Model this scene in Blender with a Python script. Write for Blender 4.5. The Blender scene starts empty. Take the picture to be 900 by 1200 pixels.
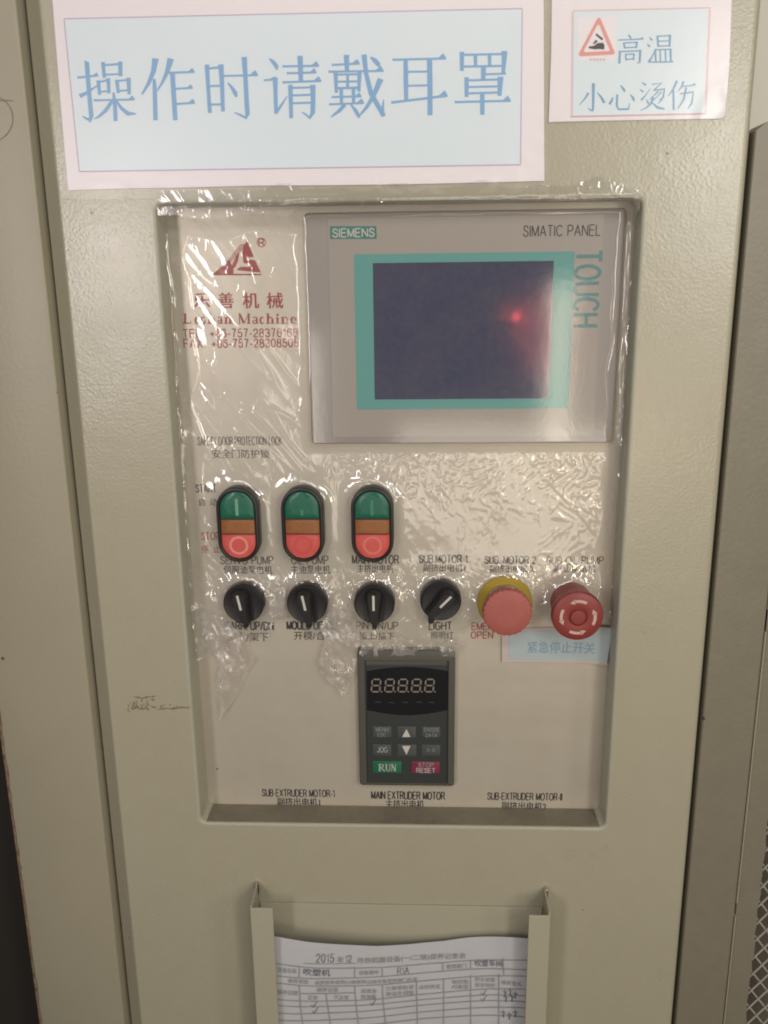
import bpy, bmesh, math, random
from mathutils import Matrix, Vector, noise
random.seed(7)
R = math.radians
C = bpy.context.scene.collection
Z0 = 1.5            # height of the camera above the floor
DC = 0.5914         # camera to the front of the cabinet door (door front is y = 0)
FPX = 1025.0
PITCH, YAW, ROLL = -0.25673079, 0.04361918, -0.01214013

# ---------------------------------------------------------------- camera, world, lamps, exposure
def rot():
    base = Matrix(((1, 0, 0), (0, 0, -1), (0, 1, 0)))
    return Matrix.Rotation(YAW, 3, 'Z') @ Matrix.Rotation(PITCH, 3, 'X') @ base @ Matrix.Rotation(ROLL, 3, 'Z')
RC = rot()
cam = bpy.data.objects.new('camera', bpy.data.cameras.new('camera')); C.objects.link(cam)
cam.matrix_world = Matrix.Translation((0, -DC, Z0)) @ RC.to_4x4()
cam.data.sensor_fit = 'HORIZONTAL'; cam.data.sensor_width = 36; cam.data.lens = 36 * FPX / 900
cam.data.clip_start = 0.02; cam.data.clip_end = 50
cam.data.dof.use_dof = True; cam.data.dof.focus_distance = 0.66; cam.data.dof.aperture_fstop = 16
sc = bpy.context.scene
sc.camera = cam
sc.render.resolution_x, sc.render.resolution_y = 768, 1024
sc.view_settings.view_transform = 'Standard'; sc.view_settings.look = 'None'
sc.view_settings.exposure = 0; sc.view_settings.gamma = 1
try: sc.view_settings.use_curve_mapping = False
except Exception: pass
sc.cycles.filter_width = 1.9
sc.cycles.transparent_max_bounces = 16
sc.cycles.max_bounces = 8

w = bpy.data.worlds.new('World'); sc.world = w; w.use_nodes = True
w.node_tree.nodes['Background'].inputs[0].default_value = (0.80, 0.72, 0.58, 1)
w.node_tree.nodes['Background'].inputs[1].default_value = 0.10

def area(name, loc, target, sx, sy, power, col, spread=180):
    l = bpy.data.lights.new(name, 'AREA'); l.shape = 'RECTANGLE'; l.size = sx; l.size_y = sy
    l.energy = power; l.color = col; l.spread = R(spread)
    o = bpy.data.objects.new(name, l); C.objects.link(o)
    o.location = loc
    o.rotation_euler = (Vector(target) - Vector(loc)).to_track_quat('-Z', 'Y').to_euler()
    return o
area('side_window', (1.35, -1.15, Z0 + 0.25), (0.0, 0, Z0 - 0.05), 0.28, 0.6, 3.6, (1.0, 0.92, 0.78))
area('window_light', (-0.56, -1.10, Z0 + 0.03), (-0.1, 0, Z0), 0.15, 0.42, 3.6, (1.0, 0.92, 0.92))
area('window_light', (0.585, -1.10, Z0 + 0.20), (0.1, 0, Z0), 0.16, 0.42, 4.0, (1.0, 0.96, 0.90))
area('warm_lamp', (0.47, -1.10, Z0 - 0.28), (0.15, 0, Z0 - 0.15), 0.11, 0.13, 0.7, (1.0, 0.84, 0.62))
area('warm_lamp', (0.20, -1.12, Z0 - 0.40), (0.08, 0, Z0 - 0.15), 0.50, 0.24, 0.95, (1.0, 0.90, 0.76))
area('ceiling_lamp', (0.05, -0.95, Z0 + 0.60), (0.0, 0, Z0), 0.9, 0.12, 3.0, (1.0, 0.95, 0.91))
area('tube_lamp', (-0.95, -2.2, Z0 + 1.0), (0.0, 0, Z0), 0.9, 0.06, 1.2, (1.0, 0.96, 0.92))
area('tube_lamp', (0.95, -1.9, Z0 + 1.1), (0.0, 0, Z0), 0.9, 0.06, 1.2, (1.0, 0.96, 0.92))
area('tube_lamp', (0.30, -1.3, Z0 - 0.20), (0.0, 0, Z0), 0.05, 0.4, 0.35, (1.0, 0.88, 0.70))
area('tube_lamp', (-0.25, -1.3, Z0 - 0.30), (0.0, 0, Z0), 0.05, 0.4, 0.3, (1.0, 0.90, 0.80))

# ---------------------------------------------------------------- helpers
def at(px, py, Y=0.0):
    """point of the photograph (900 x 1200) on the upright plane y = Y"""
    d = RC @ Vector(((px - 450) / FPX, -(py - 600) / FPX, -1.0))
    k = (Y + DC) / d.y
    return Vector((d.x * k, Y, Z0 + d.z * k))

class MB:
    def __init__(s): s.v = []; s.f = []
    def add(s, vs, fs):
        n = len(s.v); s.v += [Vector(v) for v in vs]; s.f += [tuple(i + n for i in f) for f in fs]; return s
    def box(s, x0, x1, y0, y1, z0, z1, b=0.0):
        if b <= 0:
            vs = [(x, y, z) for z in (z0, z1) for y in (y0, y1) for x in (x0, x1)]
            return s.add(vs, [(0, 2, 3, 1), (4, 5, 7, 6), (0, 1, 5, 4), (2, 6, 7, 3), (0, 4, 6, 2), (1, 3, 7, 5)])
        # front edges (towards -y) rounded
        return s.rings([(rrect(x1 - x0, z1 - z0, b * 1.2, 3), y1), (rrect(x1 - x0, z1 - z0, b * 1.2, 3), y0 + b),
                        (rrect(x1 - x0 - b * .6, z1 - z0 - b * .6, b * 1.0, 3), y0 + b * .3),
                        (rrect(x1 - x0 - 2 * b, z1 - z0 - 2 * b, b * .6, 3), y0)], ((x0 + x1) / 2, (z0 + z1) / 2), True)
    def rings(s, rg, c=(0, 0), cap=True, capback=False):
        n0 = len(s.v); n = len(rg[0][0])
        for pts, y in rg:
            s.v += [Vector((p[0] + c[0], y, p[1] + c[1])) for p in pts]
        for k in range(len(rg) - 1):
            a, b = n0 + k * n, n0 + (k + 1) * n
            for i in range(n):
                j = (i + 1) % n
                s.f.append((a + i, a + j, b + j, b + i))
        if cap: s.f.append(tuple(n0 + (len(rg) - 1) * n + i for i in range(n)))
        if capback: s.f.append(tuple(n0 + i for i in reversed(range(n))))
        return s
    def lathe(s, prof, c=(0, 0), n=48, cap=True):
        return s.rings([([(r * math.cos(2 * math.pi * i / n), r * math.sin(2 * math.pi * i / n)) for i in range(n)], y) for r, y in prof], c, cap)
    def poly(s, pts):
        return s.add(pts, [tuple(range(len(pts)))])
    def build(s, name, mat, parent=None, smooth=None, loc=None):
        me = bpy.data.meshes.new(name)
        off = Vector(loc) if loc is not None else (parent_base(parent) if parent else Vector((0, 0, 0)))
        me.from_pydata([tuple(v - off) for v in s.v], [], s.f)
        me.materials.append(mat)
        if smooth is not None: me.shade_smooth(); me.set_sharp_from_angle(angle=R(smooth))
        me.update()
        o = bpy.data.objects.new(name, me); C.objects.link(o)
        if parent: o.parent = parent
        elif loc is not None: o.location = loc
        return o

def parent_base(p):
    b = Vector((0, 0, 0))
    while p: b += p.location; p = p.parent
    return b
def rrect(wd, h, r, n=5):
    r = max(min(r, wd / 2 - 1e-6, h / 2 - 1e-6), 1e-6); out = []
    for cx, cz, a0 in ((wd / 2 - r, h / 2 - r, 0), (-wd / 2 + r, h / 2 - r, 90), (-wd / 2 + r, -h / 2 + r, 180), (wd / 2 - r, -h / 2 + r, 270)):
        for i in range(n + 1):
            a = R(a0 + 90 * i / n); out.append((cx + r * math.cos(a), cz + r * math.sin(a)))
    return out
def thing(name, loc, label, cat, group=None):
    o = bpy.data.objects.new(name, None); C.objects.link(o); o.location = loc; o.empty_display_size = .02
    return tag(o, label, cat, group)
def tag(o, label, cat, group=None):
    o['label'] = label; o['category'] = cat
    if group: o['group'] = group
    return o
def copy_tree(o, parent=None):
    c = o.copy(); C.objects.link(c)
    if parent: c.parent = parent
    for ch in list(o.children): copy_tree(ch, c)
    return c

# ---------------------------------------------------------------- materials
def mat(name, col, rough=.5, metal=0., spec=.5, bump=None, var=None, coat=0., rvar=None, spots=None):
    m = bpy.data.materials.new(name); m.use_nodes = True; nt = m.node_tree; N = nt.nodes; L = nt.links
    p = N['Principled BSDF']
    p.inputs['Base Color'].default_value = (*col, 1); p.inputs['Roughness'].default_value = rough
    p.inputs['Metallic'].default_value = metal; p.inputs['Specular IOR Level'].default_value = spec
    p.inputs['Coat Weight'].default_value = coat; p.inputs['Coat Roughness'].default_value = .15
    tc = N.new('ShaderNodeTexCoord')
    cur = None
    if var:
        for (sc_, amt, tint) in var:
            nz = N.new('ShaderNodeTexNoise'); nz.inputs['Scale'].default_value = sc_; nz.inputs['Detail'].default_value = 5; nz.inputs['Roughness'].default_value = .6
            L.new(tc.outputs['Object'], nz.inputs['Vector'])
            mr = N.new('ShaderNodeMapRange'); mr.inputs[1].default_value = .38; mr.inputs[2].default_value = .68; mr.inputs[4].default_value = amt
            L.new(nz.outputs[0], mr.inputs[0])
            mx = N.new('ShaderNodeMix'); mx.data_type = 'RGBA'
            L.new(mr.outputs[0], mx.inputs[0])
            if cur: L.new(cur, mx.inputs[6])
            else: mx.inputs[6].default_value = (*col, 1)
            mx.inputs[7].default_value = (*tint, 1)
            cur = mx.outputs[2]
    if spots:
        sc_, thr, tint = spots
        vo = N.new('ShaderNodeTexVoronoi'); vo.inputs['Scale'].default_value = sc_; vo.inputs['Randomness'].default_value = 1
        L.new(tc.outputs['Object'], vo.inputs['Vector'])
        lt = N.new('ShaderNodeMath'); lt.operation = 'LESS_THAN'; lt.inputs[1].default_value = thr; L.new(vo.outputs['Distance'], lt.inputs[0])
        mx = N.new('ShaderNodeMix'); mx.data_type = 'RGBA'; L.new(lt.outputs[0], mx.inputs[0])
        if cur: L.new(cur, mx.inputs[6])
        else: mx.inputs[6].default_value = (*col, 1)
        mx.inputs[7].default_value = (*tint, 1); cur = mx.outputs[2]
    if cur: L.new(cur, p.inputs['Base Color'])
    if bump:
        prev = None
        for (sc_, dist, det) in bump:
            nz = N.new('ShaderNodeTexNoise'); nz.inputs['Scale'].default_value = sc_; nz.inputs['Detail'].default_value = det
            L.new(tc.outputs['Object'], nz.inputs['Vector'])
            b = N.new('ShaderNodeBump'); b.inputs['Strength'].default_value = 1; b.inputs['Distance'].default_value = dist
            L.new(nz.outputs[0], b.inputs['Height'])
            if prev: L.new(prev.outputs[0], b.inputs['Normal'])
            prev = b
        L.new(prev.outputs[0], p.inputs['Normal'])
    if rvar:
        nz = N.new('ShaderNodeTexNoise'); nz.inputs['Scale'].default_value = rvar[0]; nz.inputs['Detail'].default_value = 4
        L.new(tc.outputs['Object'], nz.inputs['Vector'])
        mr = N.new('ShaderNodeMapRange'); mr.inputs[1].default_value = .3; mr.inputs[2].default_value = .7
        mr.inputs[3].default_value = rvar[1]; mr.inputs[4].default_value = rvar[2]
        L.new(nz.outputs[0], mr.inputs[0]); L.new(mr.outputs[0], p.inputs['Roughness'])
    return m

def film_mat(name, haze, rough, bsc, bdist, refl=2.2, fsc=190, fdist=.00038, tint=(1, 1, 1), hazecol=(.8, .78, .76)):
    """thin clear plastic: mirror-like on its wrinkles, see-through between, milky where the 'crumple' attribute is high"""
    m = bpy.data.materials.new(name); m.use_nodes = True; nt = m.node_tree; N = nt.nodes; L = nt.links
    N.clear()
    out = N.new('ShaderNodeOutputMaterial'); tr = N.new('ShaderNodeBsdfTransparent'); tr.inputs[0].default_value = (*tint, 1)
    gl = N.new('ShaderNodeBsdfGlossy'); gl.inputs['Roughness'].default_value = rough
    df = N.new('ShaderNodeBsdfDiffuse'); df.inputs[0].default_value = (*hazecol, 1)
    tl = N.new('ShaderNodeBsdfTranslucent'); tl.inputs[0].default_value = (*hazecol, 1)
    ad = N.new('ShaderNodeMixShader'); ad.inputs[0].default_value = .4; L.new(df.outputs[0], ad.inputs[1]); L.new(tl.outputs[0], ad.inputs[2])
    at_ = N.new('ShaderNodeAttribute'); at_.attribute_name = 'crumple'
    hz = N.new('ShaderNodeMath'); hz.operation = 'MULTIPLY_ADD'; hz.inputs[1].default_value = .30; hz.inputs[2].default_value = haze
    L.new(at_.outputs['Fac'], hz.inputs[0])
    tc = N.new('ShaderNodeTexCoord')
    n1 = N.new('ShaderNodeTexNoise'); n1.inputs['Scale'].default_value = bsc; n1.inputs['Detail'].default_value = 3; n1.inputs['Distortion'].default_value = .8
    L.new(tc.outputs['Object'], n1.inputs['Vector'])
    b0 = N.new('ShaderNodeBump'); b0.inputs['Distance'].default_value = bdist; L.new(n1.outputs[0], b0.inputs['Height'])
    mp = N.new('ShaderNodeMapping'); mp.inputs['Rotation'].default_value = (0, R(28), 0); mp.inputs['Scale'].default_value = (1, 1, .42)
    L.new(tc.outputs['Object'], mp.inputs['Vector'])
    n2 = N.new('ShaderNodeTexNoise'); n2.inputs['Scale'].default_value = fsc; n2.inputs['Detail'].default_value = 1; n2.inputs['Distortion'].default_value = .5
    L.new(mp.outputs[0], n2.inputs['Vector'])
    n3 = N.new('ShaderNodeTexNoise'); n3.inputs['Scale'].default_value = 26; n3.inputs['Detail'].default_value = 2; L.new(tc.outputs['Object'], n3.inputs['Vector'])
    r2 = N.new('ShaderNodeMapRange'); r2.interpolation_type = 'SMOOTHSTEP'; r2.inputs[1].default_value = .56; r2.inputs[2].default_value = .70; L.new(n2.outputs[0], r2.inputs[0])
    r3 = N.new('ShaderNodeMapRange'); r3.inputs[1].default_value = .42; r3.inputs[2].default_value = .62; r3.inputs[3].default_value = .15; L.new(n3.outputs[0], r3.inputs[0])
    m3 = N.new('ShaderNodeMath'); m3.operation = 'MULTIPLY'; L.new(r2.outputs[0], m3.inputs[0]); L.new(r3.outputs[0], m3.inputs[1])
    af = N.new('ShaderNodeAttribute'); af.attribute_name = 'fleck'
    m4 = N.new('ShaderNodeMath'); m4.operation = 'MULTIPLY'; L.new(m3.outputs[0], m4.inputs[0]); L.new(af.outputs['Fac'], m4.inputs[1])
    b = N.new('ShaderNodeBump'); b.inputs['Distance'].default_value = fdist; L.new(m4.outputs[0], b.inputs['Height']); L.new(b0.outputs[0], b.inputs['Normal'])
    L.new(b.outputs[0], gl.inputs['Normal'])
    fr = N.new('ShaderNodeFresnel'); fr.inputs[0].default_value = 1.5
    mu = N.new('ShaderNodeMath'); mu.operation = 'MULTIPLY'; mu.inputs[1].default_value = refl; L.new(fr.outputs[0], mu.inputs[0])
    mc = N.new('ShaderNodeMath'); mc.operation = 'MINIMUM'; mc.inputs[1].default_value = .16; L.new(mu.outputs[0], mc.inputs[0]); mu = mc
    m1 = N.new('ShaderNodeMixShader'); L.new(hz.outputs[0], m1.inputs[0]); L.new(tr.outputs[0], m1.inputs[1]); L.new(ad.outputs[0], m1.inputs[2])
    m2 = N.new('ShaderNodeMixShader'); L.new(mu.outputs[0], m2.inputs[0]); L.new(m1.outputs[0], m2.inputs[1]); L.new(gl.outputs[0], m2.inputs[2])
    L.new(m2.outputs[0], out.inputs[0])
    return m

M = {}
dirt = (.33, .29, .20)
M['paint'] = mat('beige_cabinet_paint', (.415, .388, .290), .34, spec=.62, bump=[(460, .00018, 2), (35, .0003, 2)], var=[(9, .4, (.385, .36, .26)), (60, .10, dirt)], rvar=(14, .24, .32), spots=(26, .03, (.16, .13, .08)))
M['paint_flat'] = mat('old_beige_paint', (.33, .305, .228), .42, bump=[(300, .0002, 2)], var=[(7, .35, (.42, .37, .26)), (40, .12, dirt)], spots=(22, .03, (.12, .10, .07)))
M['paint_dark'] = mat('grey_green_guard_paint', (.215, .195, .145), .42, bump=[(300, .00025, 2), (22, .001, 3)], var=[(12, .35, (.25, .225, .17)), (90, .12, (.14, .12, .09))], spots=(24, .035, (.08, .07, .05)))  # unlit look of the guard panel put into a darker paint
M['paint_pocket'] = mat('pocket_paint', (.42, .395, .30), .45, bump=[(300, .0002, 2)], var=[(14, .3, (.42, .40, .30))])
M['recess'] = mat('recess_paint', (.40, .395, .31), .38, bump=[(300, .00025, 2)], var=[(30, .35, (.40, .37, .28))])
M['ledge'] = mat('grime_covered_paint', (.215, .19, .14), .6, var=[(60, .5, (.14, .12, .085)), (300, .3, (.28, .25, .18))], bump=[(300, .0003, 2)])  # shade on the upward-facing ledge put into its colour
M['gap'] = mat('dark_interior', (.02, .018, .014), .8)
M['rust'] = mat('rusty_edge', (.16, .085, .045), .8, var=[(120, .8, (.30, .24, .16))], bump=[(300, .0005, 3)])
M['plate'] = mat('silver_control_plate', (.61, .56, .465), .40, metal=.40, var=[(11, .35, (.52, .47, .39)), (50, .12, (.47, .41, .29))], bump=[(30, .0006, 2)], spots=(30, .03, (.2, .17, .12)))
M['ink_black'] = mat('black_ink', (.035, .03, .03), .6)
M['ink_red'] = mat('red_ink', (.36, .045, .035), .6)
M['ink_white'] = mat('white_print', (.58, .55, .49), .5)
M['ink_grey'] = mat('grey_print', (.40, .40, .38), .5)
M['hmi'] = mat('touch_panel_housing', (.345, .31, .275), .5, bump=[(900, .00005, 2)], var=[(20, .2, (.40, .37, .33))])
M['hmi_overlay'] = mat('touch_panel_overlay', (.375, .335, .295), .45, var=[(16, .2, (.41, .38, .33))])
M['teal'] = mat('teal_print', (.105, .35, .325), .5)
M['teal_badge'] = mat('teal_badge', (.035, .20, .18), .5)
M['teal_ink'] = mat('teal_lettering', (.085, .25, .25), .5)
M['screen'] = mat('dark_blue_screen', (.036, .048, .112), .16, spec=.9, var=[(28, .75, (.075, .075, .125)), (90, .35, (.055, .06, .12)), (260, .2, (.13, .12, .15))], bump=[(30, .00006, 1)], rvar=(60, .04, .08))
M['black'] = mat('black_plastic', (.022, .021, .022), .42, bump=[(1200, .00003, 1)])
M['black_soft'] = mat('black_knob_plastic', (.020, .019, .020), .5, spec=.35)
M['green'] = mat('green_button_lens', (.012, .13, .078), .3, spec=.5, var=[(160, .35, (.03, .12, .08))], rvar=(220, .22, .5))
M['orange'] = mat('amber_window_lens', (.30, .115, .035), .3, var=[(160, .5, (.22, .10, .04))], rvar=(220, .22, .5))
M['red_lens'] = mat('red_button_lens', (.62, .095, .080), .35, var=[(160, .4, (.55, .12, .10))], rvar=(220, .25, .5))
M['mark_green'] = mat('pale_mark_on_green', (.16, .34, .24), .4)
M['mark_green_faint'] = mat('worn_mark_on_green', (.045, .21, .13), .4)
M['mark_red'] = mat('pale_mark_on_red', (.74, .26, .22), .4)
M['mark_red_faint'] = mat('worn_mark_on_red', (.66, .17, .14), .4)
M['mark_red_gone'] = mat('rubbed_mark_on_red', (.56, .075, .065), .4)
M['stop_red'] = mat('matte_red_mushroom', (.40, .11, .09), .6, var=[(150, .5, (.31, .085, .07)), (30, .4, (.46, .13, .11))], bump=[(700, .0001, 2)])
M['stop_dark'] = mat('dark_red_mushroom', (.26, .042, .036), .45, var=[(130, .3, (.20, .04, .033))])
M['arrow'] = mat('pale_arrow_print', (.58, .40, .35), .5)
M['yellow'] = mat('yellow_collar', (.42, .30, .035), .5, var=[(120, .4, (.42, .28, .04))])
M['chrome'] = mat('brushed_steel', (.62, .58, .50), .28, metal=1)
M['paper'] = mat('white_paper', (.84, .79, .82), .5, bump=[(18, .0015, 2), (120, .0001, 2)], var=[(10, .2, (.76, .71, .70))])
M['paper_blue'] = mat('light_blue_print', (.70, .80, .85), .45, bump=[(18, .0015, 2)], var=[(12, .3, (.76, .80, .84))])
M['paper_border'] = mat('purple_line_print', (.50, .40, .56), .6)
M['pink_line'] = mat('pink_line_print', (.72, .42, .44), .6)
M['blue_ink'] = mat('blue_lettering', (.20, .40, .66), .5)
M['blue_ink_grey'] = mat('thin_blue_lettering', (.17, .36, .55), .5)
M['triangle'] = mat('pink_red_print', (.75, .30, .27), .5)
M['record'] = mat('record_paper', (.54, .55, .57), .7, bump=[(60, .0008, 3)], var=[(25, .3, (.52, .50, .50))])
M['form_line'] = mat('form_line_print', (.33, .325, .33), .8)
M['form_text'] = mat('form_text_print', (.34, .335, .34), .8)
M['pen'] = mat('pen_ink', (.13, .13, .19), .8)
M['note'] = mat('pale_blue_slip', (.40, .47, .49), .45, var=[(60, .3, (.44, .48, .47))])
M['note_white'] = mat('slip_edge', (.52, .45, .41), .5)
M['note_ink'] = mat('slip_lettering', (.20, .33, .42), .5)
M['kp'] = mat('keypad_housing', (.085, .083, .068), .42, var=[(60, .3, (.11, .10, .08))])
M['kp_face'] = mat('keypad_face', (.038, .042, .042), .42, bump=[(900, .00004, 2)])
M['kp_win'] = mat('smoked_display_window', (.012, .012, .014), .2, spec=.6)
M['kp_key'] = mat('grey_key', (.070, .078, .076), .45)
M['kp_run'] = mat('green_key', (.012, .14, .065), .45)
M['kp_stop'] = mat('magenta_key', (.20, .03, .06), .45)
M['seg'] = mat('unlit_digit_segment', (.23, .205, .17), .5)
M['seg_dim'] = mat('unlit_indicator', (.045, .05, .05), .5)
M['key_text'] = mat('key_print', (.42, .42, .40), .5)
M['key_text_dim'] = mat('dim_key_print', (.26, .27, .26), .5)
M['scuff'] = mat('brown_scuff', (.21, .17, .09), .8)
M['scuff_faint'] = mat('faint_scuff', (.40, .37, .29), .8)
M['wire'] = mat('galvanised_wire', (.46, .44, .39), .5, metal=.2)
M['brownback'] = mat('brown_interior', (.10, .082, .062), .8, var=[(20, .6, (.16, .14, .11))])
M['wall'] = mat('cream_wall', (.85, .83, .72), .8, var=[(3, .2, (.82, .79, .66))])
M['film'] = film_mat('wrinkled_clear_film', .05, .10, 330, .00002, 2.4, hazecol=(.92, .88, .86))
M['film_crumpled'] = film_mat('crumpled_clear_film', .16, .12, 240, .0005, 2.6, hazecol=(.86, .80, .74))
M['sleeve'] = film_mat('clear_plastic_sleeve', .05, .30, 90, .00006, .8, hazecol=(.92, .88, .86))
M['tape'] = film_mat('clear_tape_film', .05, .24, 90, .0001, 1.0, hazecol=(.92, .88, .86))
M['shadow_seal'] = mat('grey_rubber_seal', (.20, .19, .18), .6)

# ---------------------------------------------------------------- text and strokes
_tc = {}
def arcp(cx, cy, rx, ry, a0, a1, n=12): return [(cx + rx * math.cos(R(a0 + (a1 - a0) * i / n)), cy + ry * math.sin(R(a0 + (a1 - a0) * i / n))) for i in range(n + 1)]
# a plain grotesque drawn with strokes: letter -> (width, strokes) in a box one unit high
GL = {
 'A': (.70, [[(0, 0), (.35, 1)], [(.35, 1), (.70, 0)], [(.12, .34), (.58, .34)]]),
 'B': (.62, [[(0, 0), (0, 1), (.38, 1), (.53, .92), (.56, .76), (.50, .60), (.36, .54), (0, .54)], [(.36, .54), (.56, .46), (.62, .28), (.55, .08), (.38, 0), (0, 0)]]),
 'C': (.70, [arcp(.37, .5, .37, .5, 38, 322, 16)]),
 'D': (.68, [[(0, 0), (0, 1), (.30, 1), (.52, .92), (.65, .72), (.68, .5), (.65, .28), (.52, .08), (.30, 0), (0, 0)]]),
 'E': (.58, [[(.58, 1), (0, 1), (0, 0), (.58, 0)], [(0, .52), (.53, .52)]]), 'F': (.54, [[(.54, 1), (0, 1), (0, 0)], [(0, .5), (.46, .5)]]),
 'G': (.74, [arcp(.38, .5, .38, .5, 40, 335, 16) + [(.73, .46), (.42, .46)]]), 'H': (.66, [[(0, 0), (0, 1)], [(.66, 0), (.66, 1)], [(0, .53), (.66, .53)]]),
 'I': (.02, [[(0, 0), (0, 1)]]), 'J': (.45, [[(.45, 1), (.45, .28), (.38, .06), (.22, 0), (.06, .06), (0, .28)]]), 'K': (.64, [[(0, 0), (0, 1)], [(.62, 1), (0, .36)], [(.2, .58), (.64, 0)]]), 'L': (.50, [[(0, 1), (0, 0), (.50, 0)]]),
 'M': (.74, [[(0, 0), (0, 1)], [(0, 1), (.37, .04)], [(.37, .04), (.74, 1)], [(.74, 1), (.74, 0)]]), 'N': (.66, [[(0, 0), (0, 1)], [(0, 1), (.66, 0)], [(.66, 0), (.66, 1)]]),
 'O': (.76, [arcp(.38, .5, .38, .5, 90, 450, 20)]), 'P': (.60, [[(0, 0), (0, 1), (.36, 1), (.54, .92), (.60, .74), (.54, .55), (.36, .46), (0, .46)]]),
 'R': (.66, [[(0, 0), (0, 1), (.40, 1), (.56, .92), (.61, .75), (.56, .58), (.40, .50), (0, .50)], [(.34, .5), (.48, .36), (.66, 0)]]),
 'S': (.60, [[(.57, .74), (.50, .92), (.30, 1), (.10, .93), (.04, .76), (.12, .60), (.48, .44), (.59, .28), (.52, .07), (.30, 0), (.08, .07), (0, .28)]]),
 'T': (.62, [[(0, 1), (.62, 1)], [(.31, 1), (.31, 0)]]), 'U': (.66, [[(0, 1), (0, .30), (.08, .08), (.33, 0), (.58, .08), (.66, .30), (.66, 1)]]),
 'V': (.66, [[(0, 1), (.33, 0)], [(.33, 0), (.66, 1)]]), 'X': (.66, [[(0, 0), (.64, 1)], [(.02, 1), (.66, 0)]]), 'Y': (.66, [[(0, 1), (.33, .45), (.66, 1)], [(.33, .45), (.33, 0)]]),
 '0': (.52, [arcp(.26, .5, .26, .5, 90, 450, 18)]), '1': (.30, [[(0, .76), (.18, .84), (.26, 1), (.26, 0)]]),
 '2': (.52, [[(.02, .70), (.08, .92), (.27, 1), (.46, .92), (.50, .72), (.42, .52), (.12, .24), (.01, 0)], [(.0, 0.03), (.52, 0.03)]]),
 '3': (.52, [[(.02, .76), (.10, .94), (.26, 1), (.44, .92), (.48, .75), (.42, .60), (.22, .54)], [(.22, .54), (.44, .47), (.52, .28), (.44, .07), (.25, 0), (.08, .07), (0, .26)]]),
 '5': (.52, [[(.48, 1), (.11, 1), (.05, .50), (.26, .63), (.46, .54), (.52, .32), (.44, .08), (.25, 0), (.07, .07), (0, .26)]]),
 '6': (.52, [[(.49, .78), (.42, .95), (.27, 1), (.10, .90), (.02, .66), (.01, .34), (.08, .08), (.27, 0), (.46, .09), (.52, .32), (.45, .55), (.27, .63), (.10, .55), (.01, .36)]]),
 '7': (.52, [[(0, 1), (.52, 1)], [(.50, 1), (.30, .58), (.19, 0)]]),
 '8': (.52, [arcp(.26, .765, .21, .235, 90, 450, 14), arcp(.26, .27, .26, .27, 90, 450, 16)]),
 '.': (.08, [[(.04, .0), (.04, .15)]]), ':': (.08, [[(.04, 0), (.04, .14)], [(.04, .5), (.04, .64)]]), '-': (.28, [[(0, .38), (.28, .38)]]), '+': (.56, [[(0, .42), (.56, .42)], [(.28, .14), (.28, .70)]]),
 '/': (.34, [[(0, 0), (.34, 1)]]), '>': (.5, [[(0, .85), (.48, .5), (0, .15)]]),
}
def lay(s):
    x = 0; out = []
    for c_ in s:
        if c_ == ' ': x += .46; continue
        w_, st = GL[c_]
        out += [[(x + a, b) for a, b in p_] for p_ in st]; x += w_ + .23
    return out, max(x - .23, .1)
def ribbon(mb, pts, w_, f):
    n = len(pts); closed = math.hypot(pts[0][0] - pts[-1][0], pts[0][1] - pts[-1][1]) < 1e-9
    L = []; Rr = []
    for i, (x, y) in enumerate(pts):
        a = pts[i - 1] if i else (pts[-2] if closed else pts[0]); b = pts[i + 1] if i < n - 1 else (pts[1] if closed else pts[-1])
        d1 = (x - a[0], y - a[1]); d2 = (b[0] - x, b[1] - y)
        l1 = math.hypot(*d1) or 1; l2 = math.hypot(*d2) or 1
        if math.hypot(*d1) < 1e-12: d1, l1 = d2, l2
        if math.hypot(*d2) < 1e-12: d2, l2 = d1, l1
        tx, ty = d1[0] / l1 + d2[0] / l2, d1[1] / l1 + d2[1] / l2; lt = math.hypot(tx, ty) or 1; tx /= lt; ty /= lt
        cs = max(.80, tx * d1[0] / l1 + ty * d1[1] / l1)
        ex = 0
        nx_, ny_ = -ty * w_ / 2 / cs, tx * w_ / 2 / cs
        L.append((x + nx_, y + ny_)); Rr.append((x - nx_, y - ny_))
    mb.add([f(*q) for q in L] + [f(*q) for q in Rr], [(i, n + i, n + i + 1, i + 1) for i in range(n - 1)])
def text_mesh(s, bold):
    k = s
    if k in _tc: return _tc[k]
    cu = bpy.data.curves.new('t', 'FONT'); cu.body = s; cu.resolution_u = 4
    o = bpy.data.objects.new('t', cu); C.objects.link(o)
    dg = bpy.context.evaluated_depsgraph_get(); dg.update()
    me = bpy.data.meshes.new_from_object(o.evaluated_get(dg))
    vs = [(v.co.x, v.co.y) for v in me.vertices]; fs = [tuple(p.vertices) for p in me.polygons]
    bpy.data.objects.remove(o); bpy.data.curves.remove(cu); bpy.data.meshes.remove(me)
    xs = [v[0] for v in vs]; ys = [v[1] for v in vs]
    a, b, c, d = min(xs), max(xs), min(ys), max(ys)
    _tc[k] = ([((x - a) / (b - a), (y - c) / (d - c)) for x, y in vs], fs)
    return _tc[k]
def warp_none(v): return v
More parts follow.
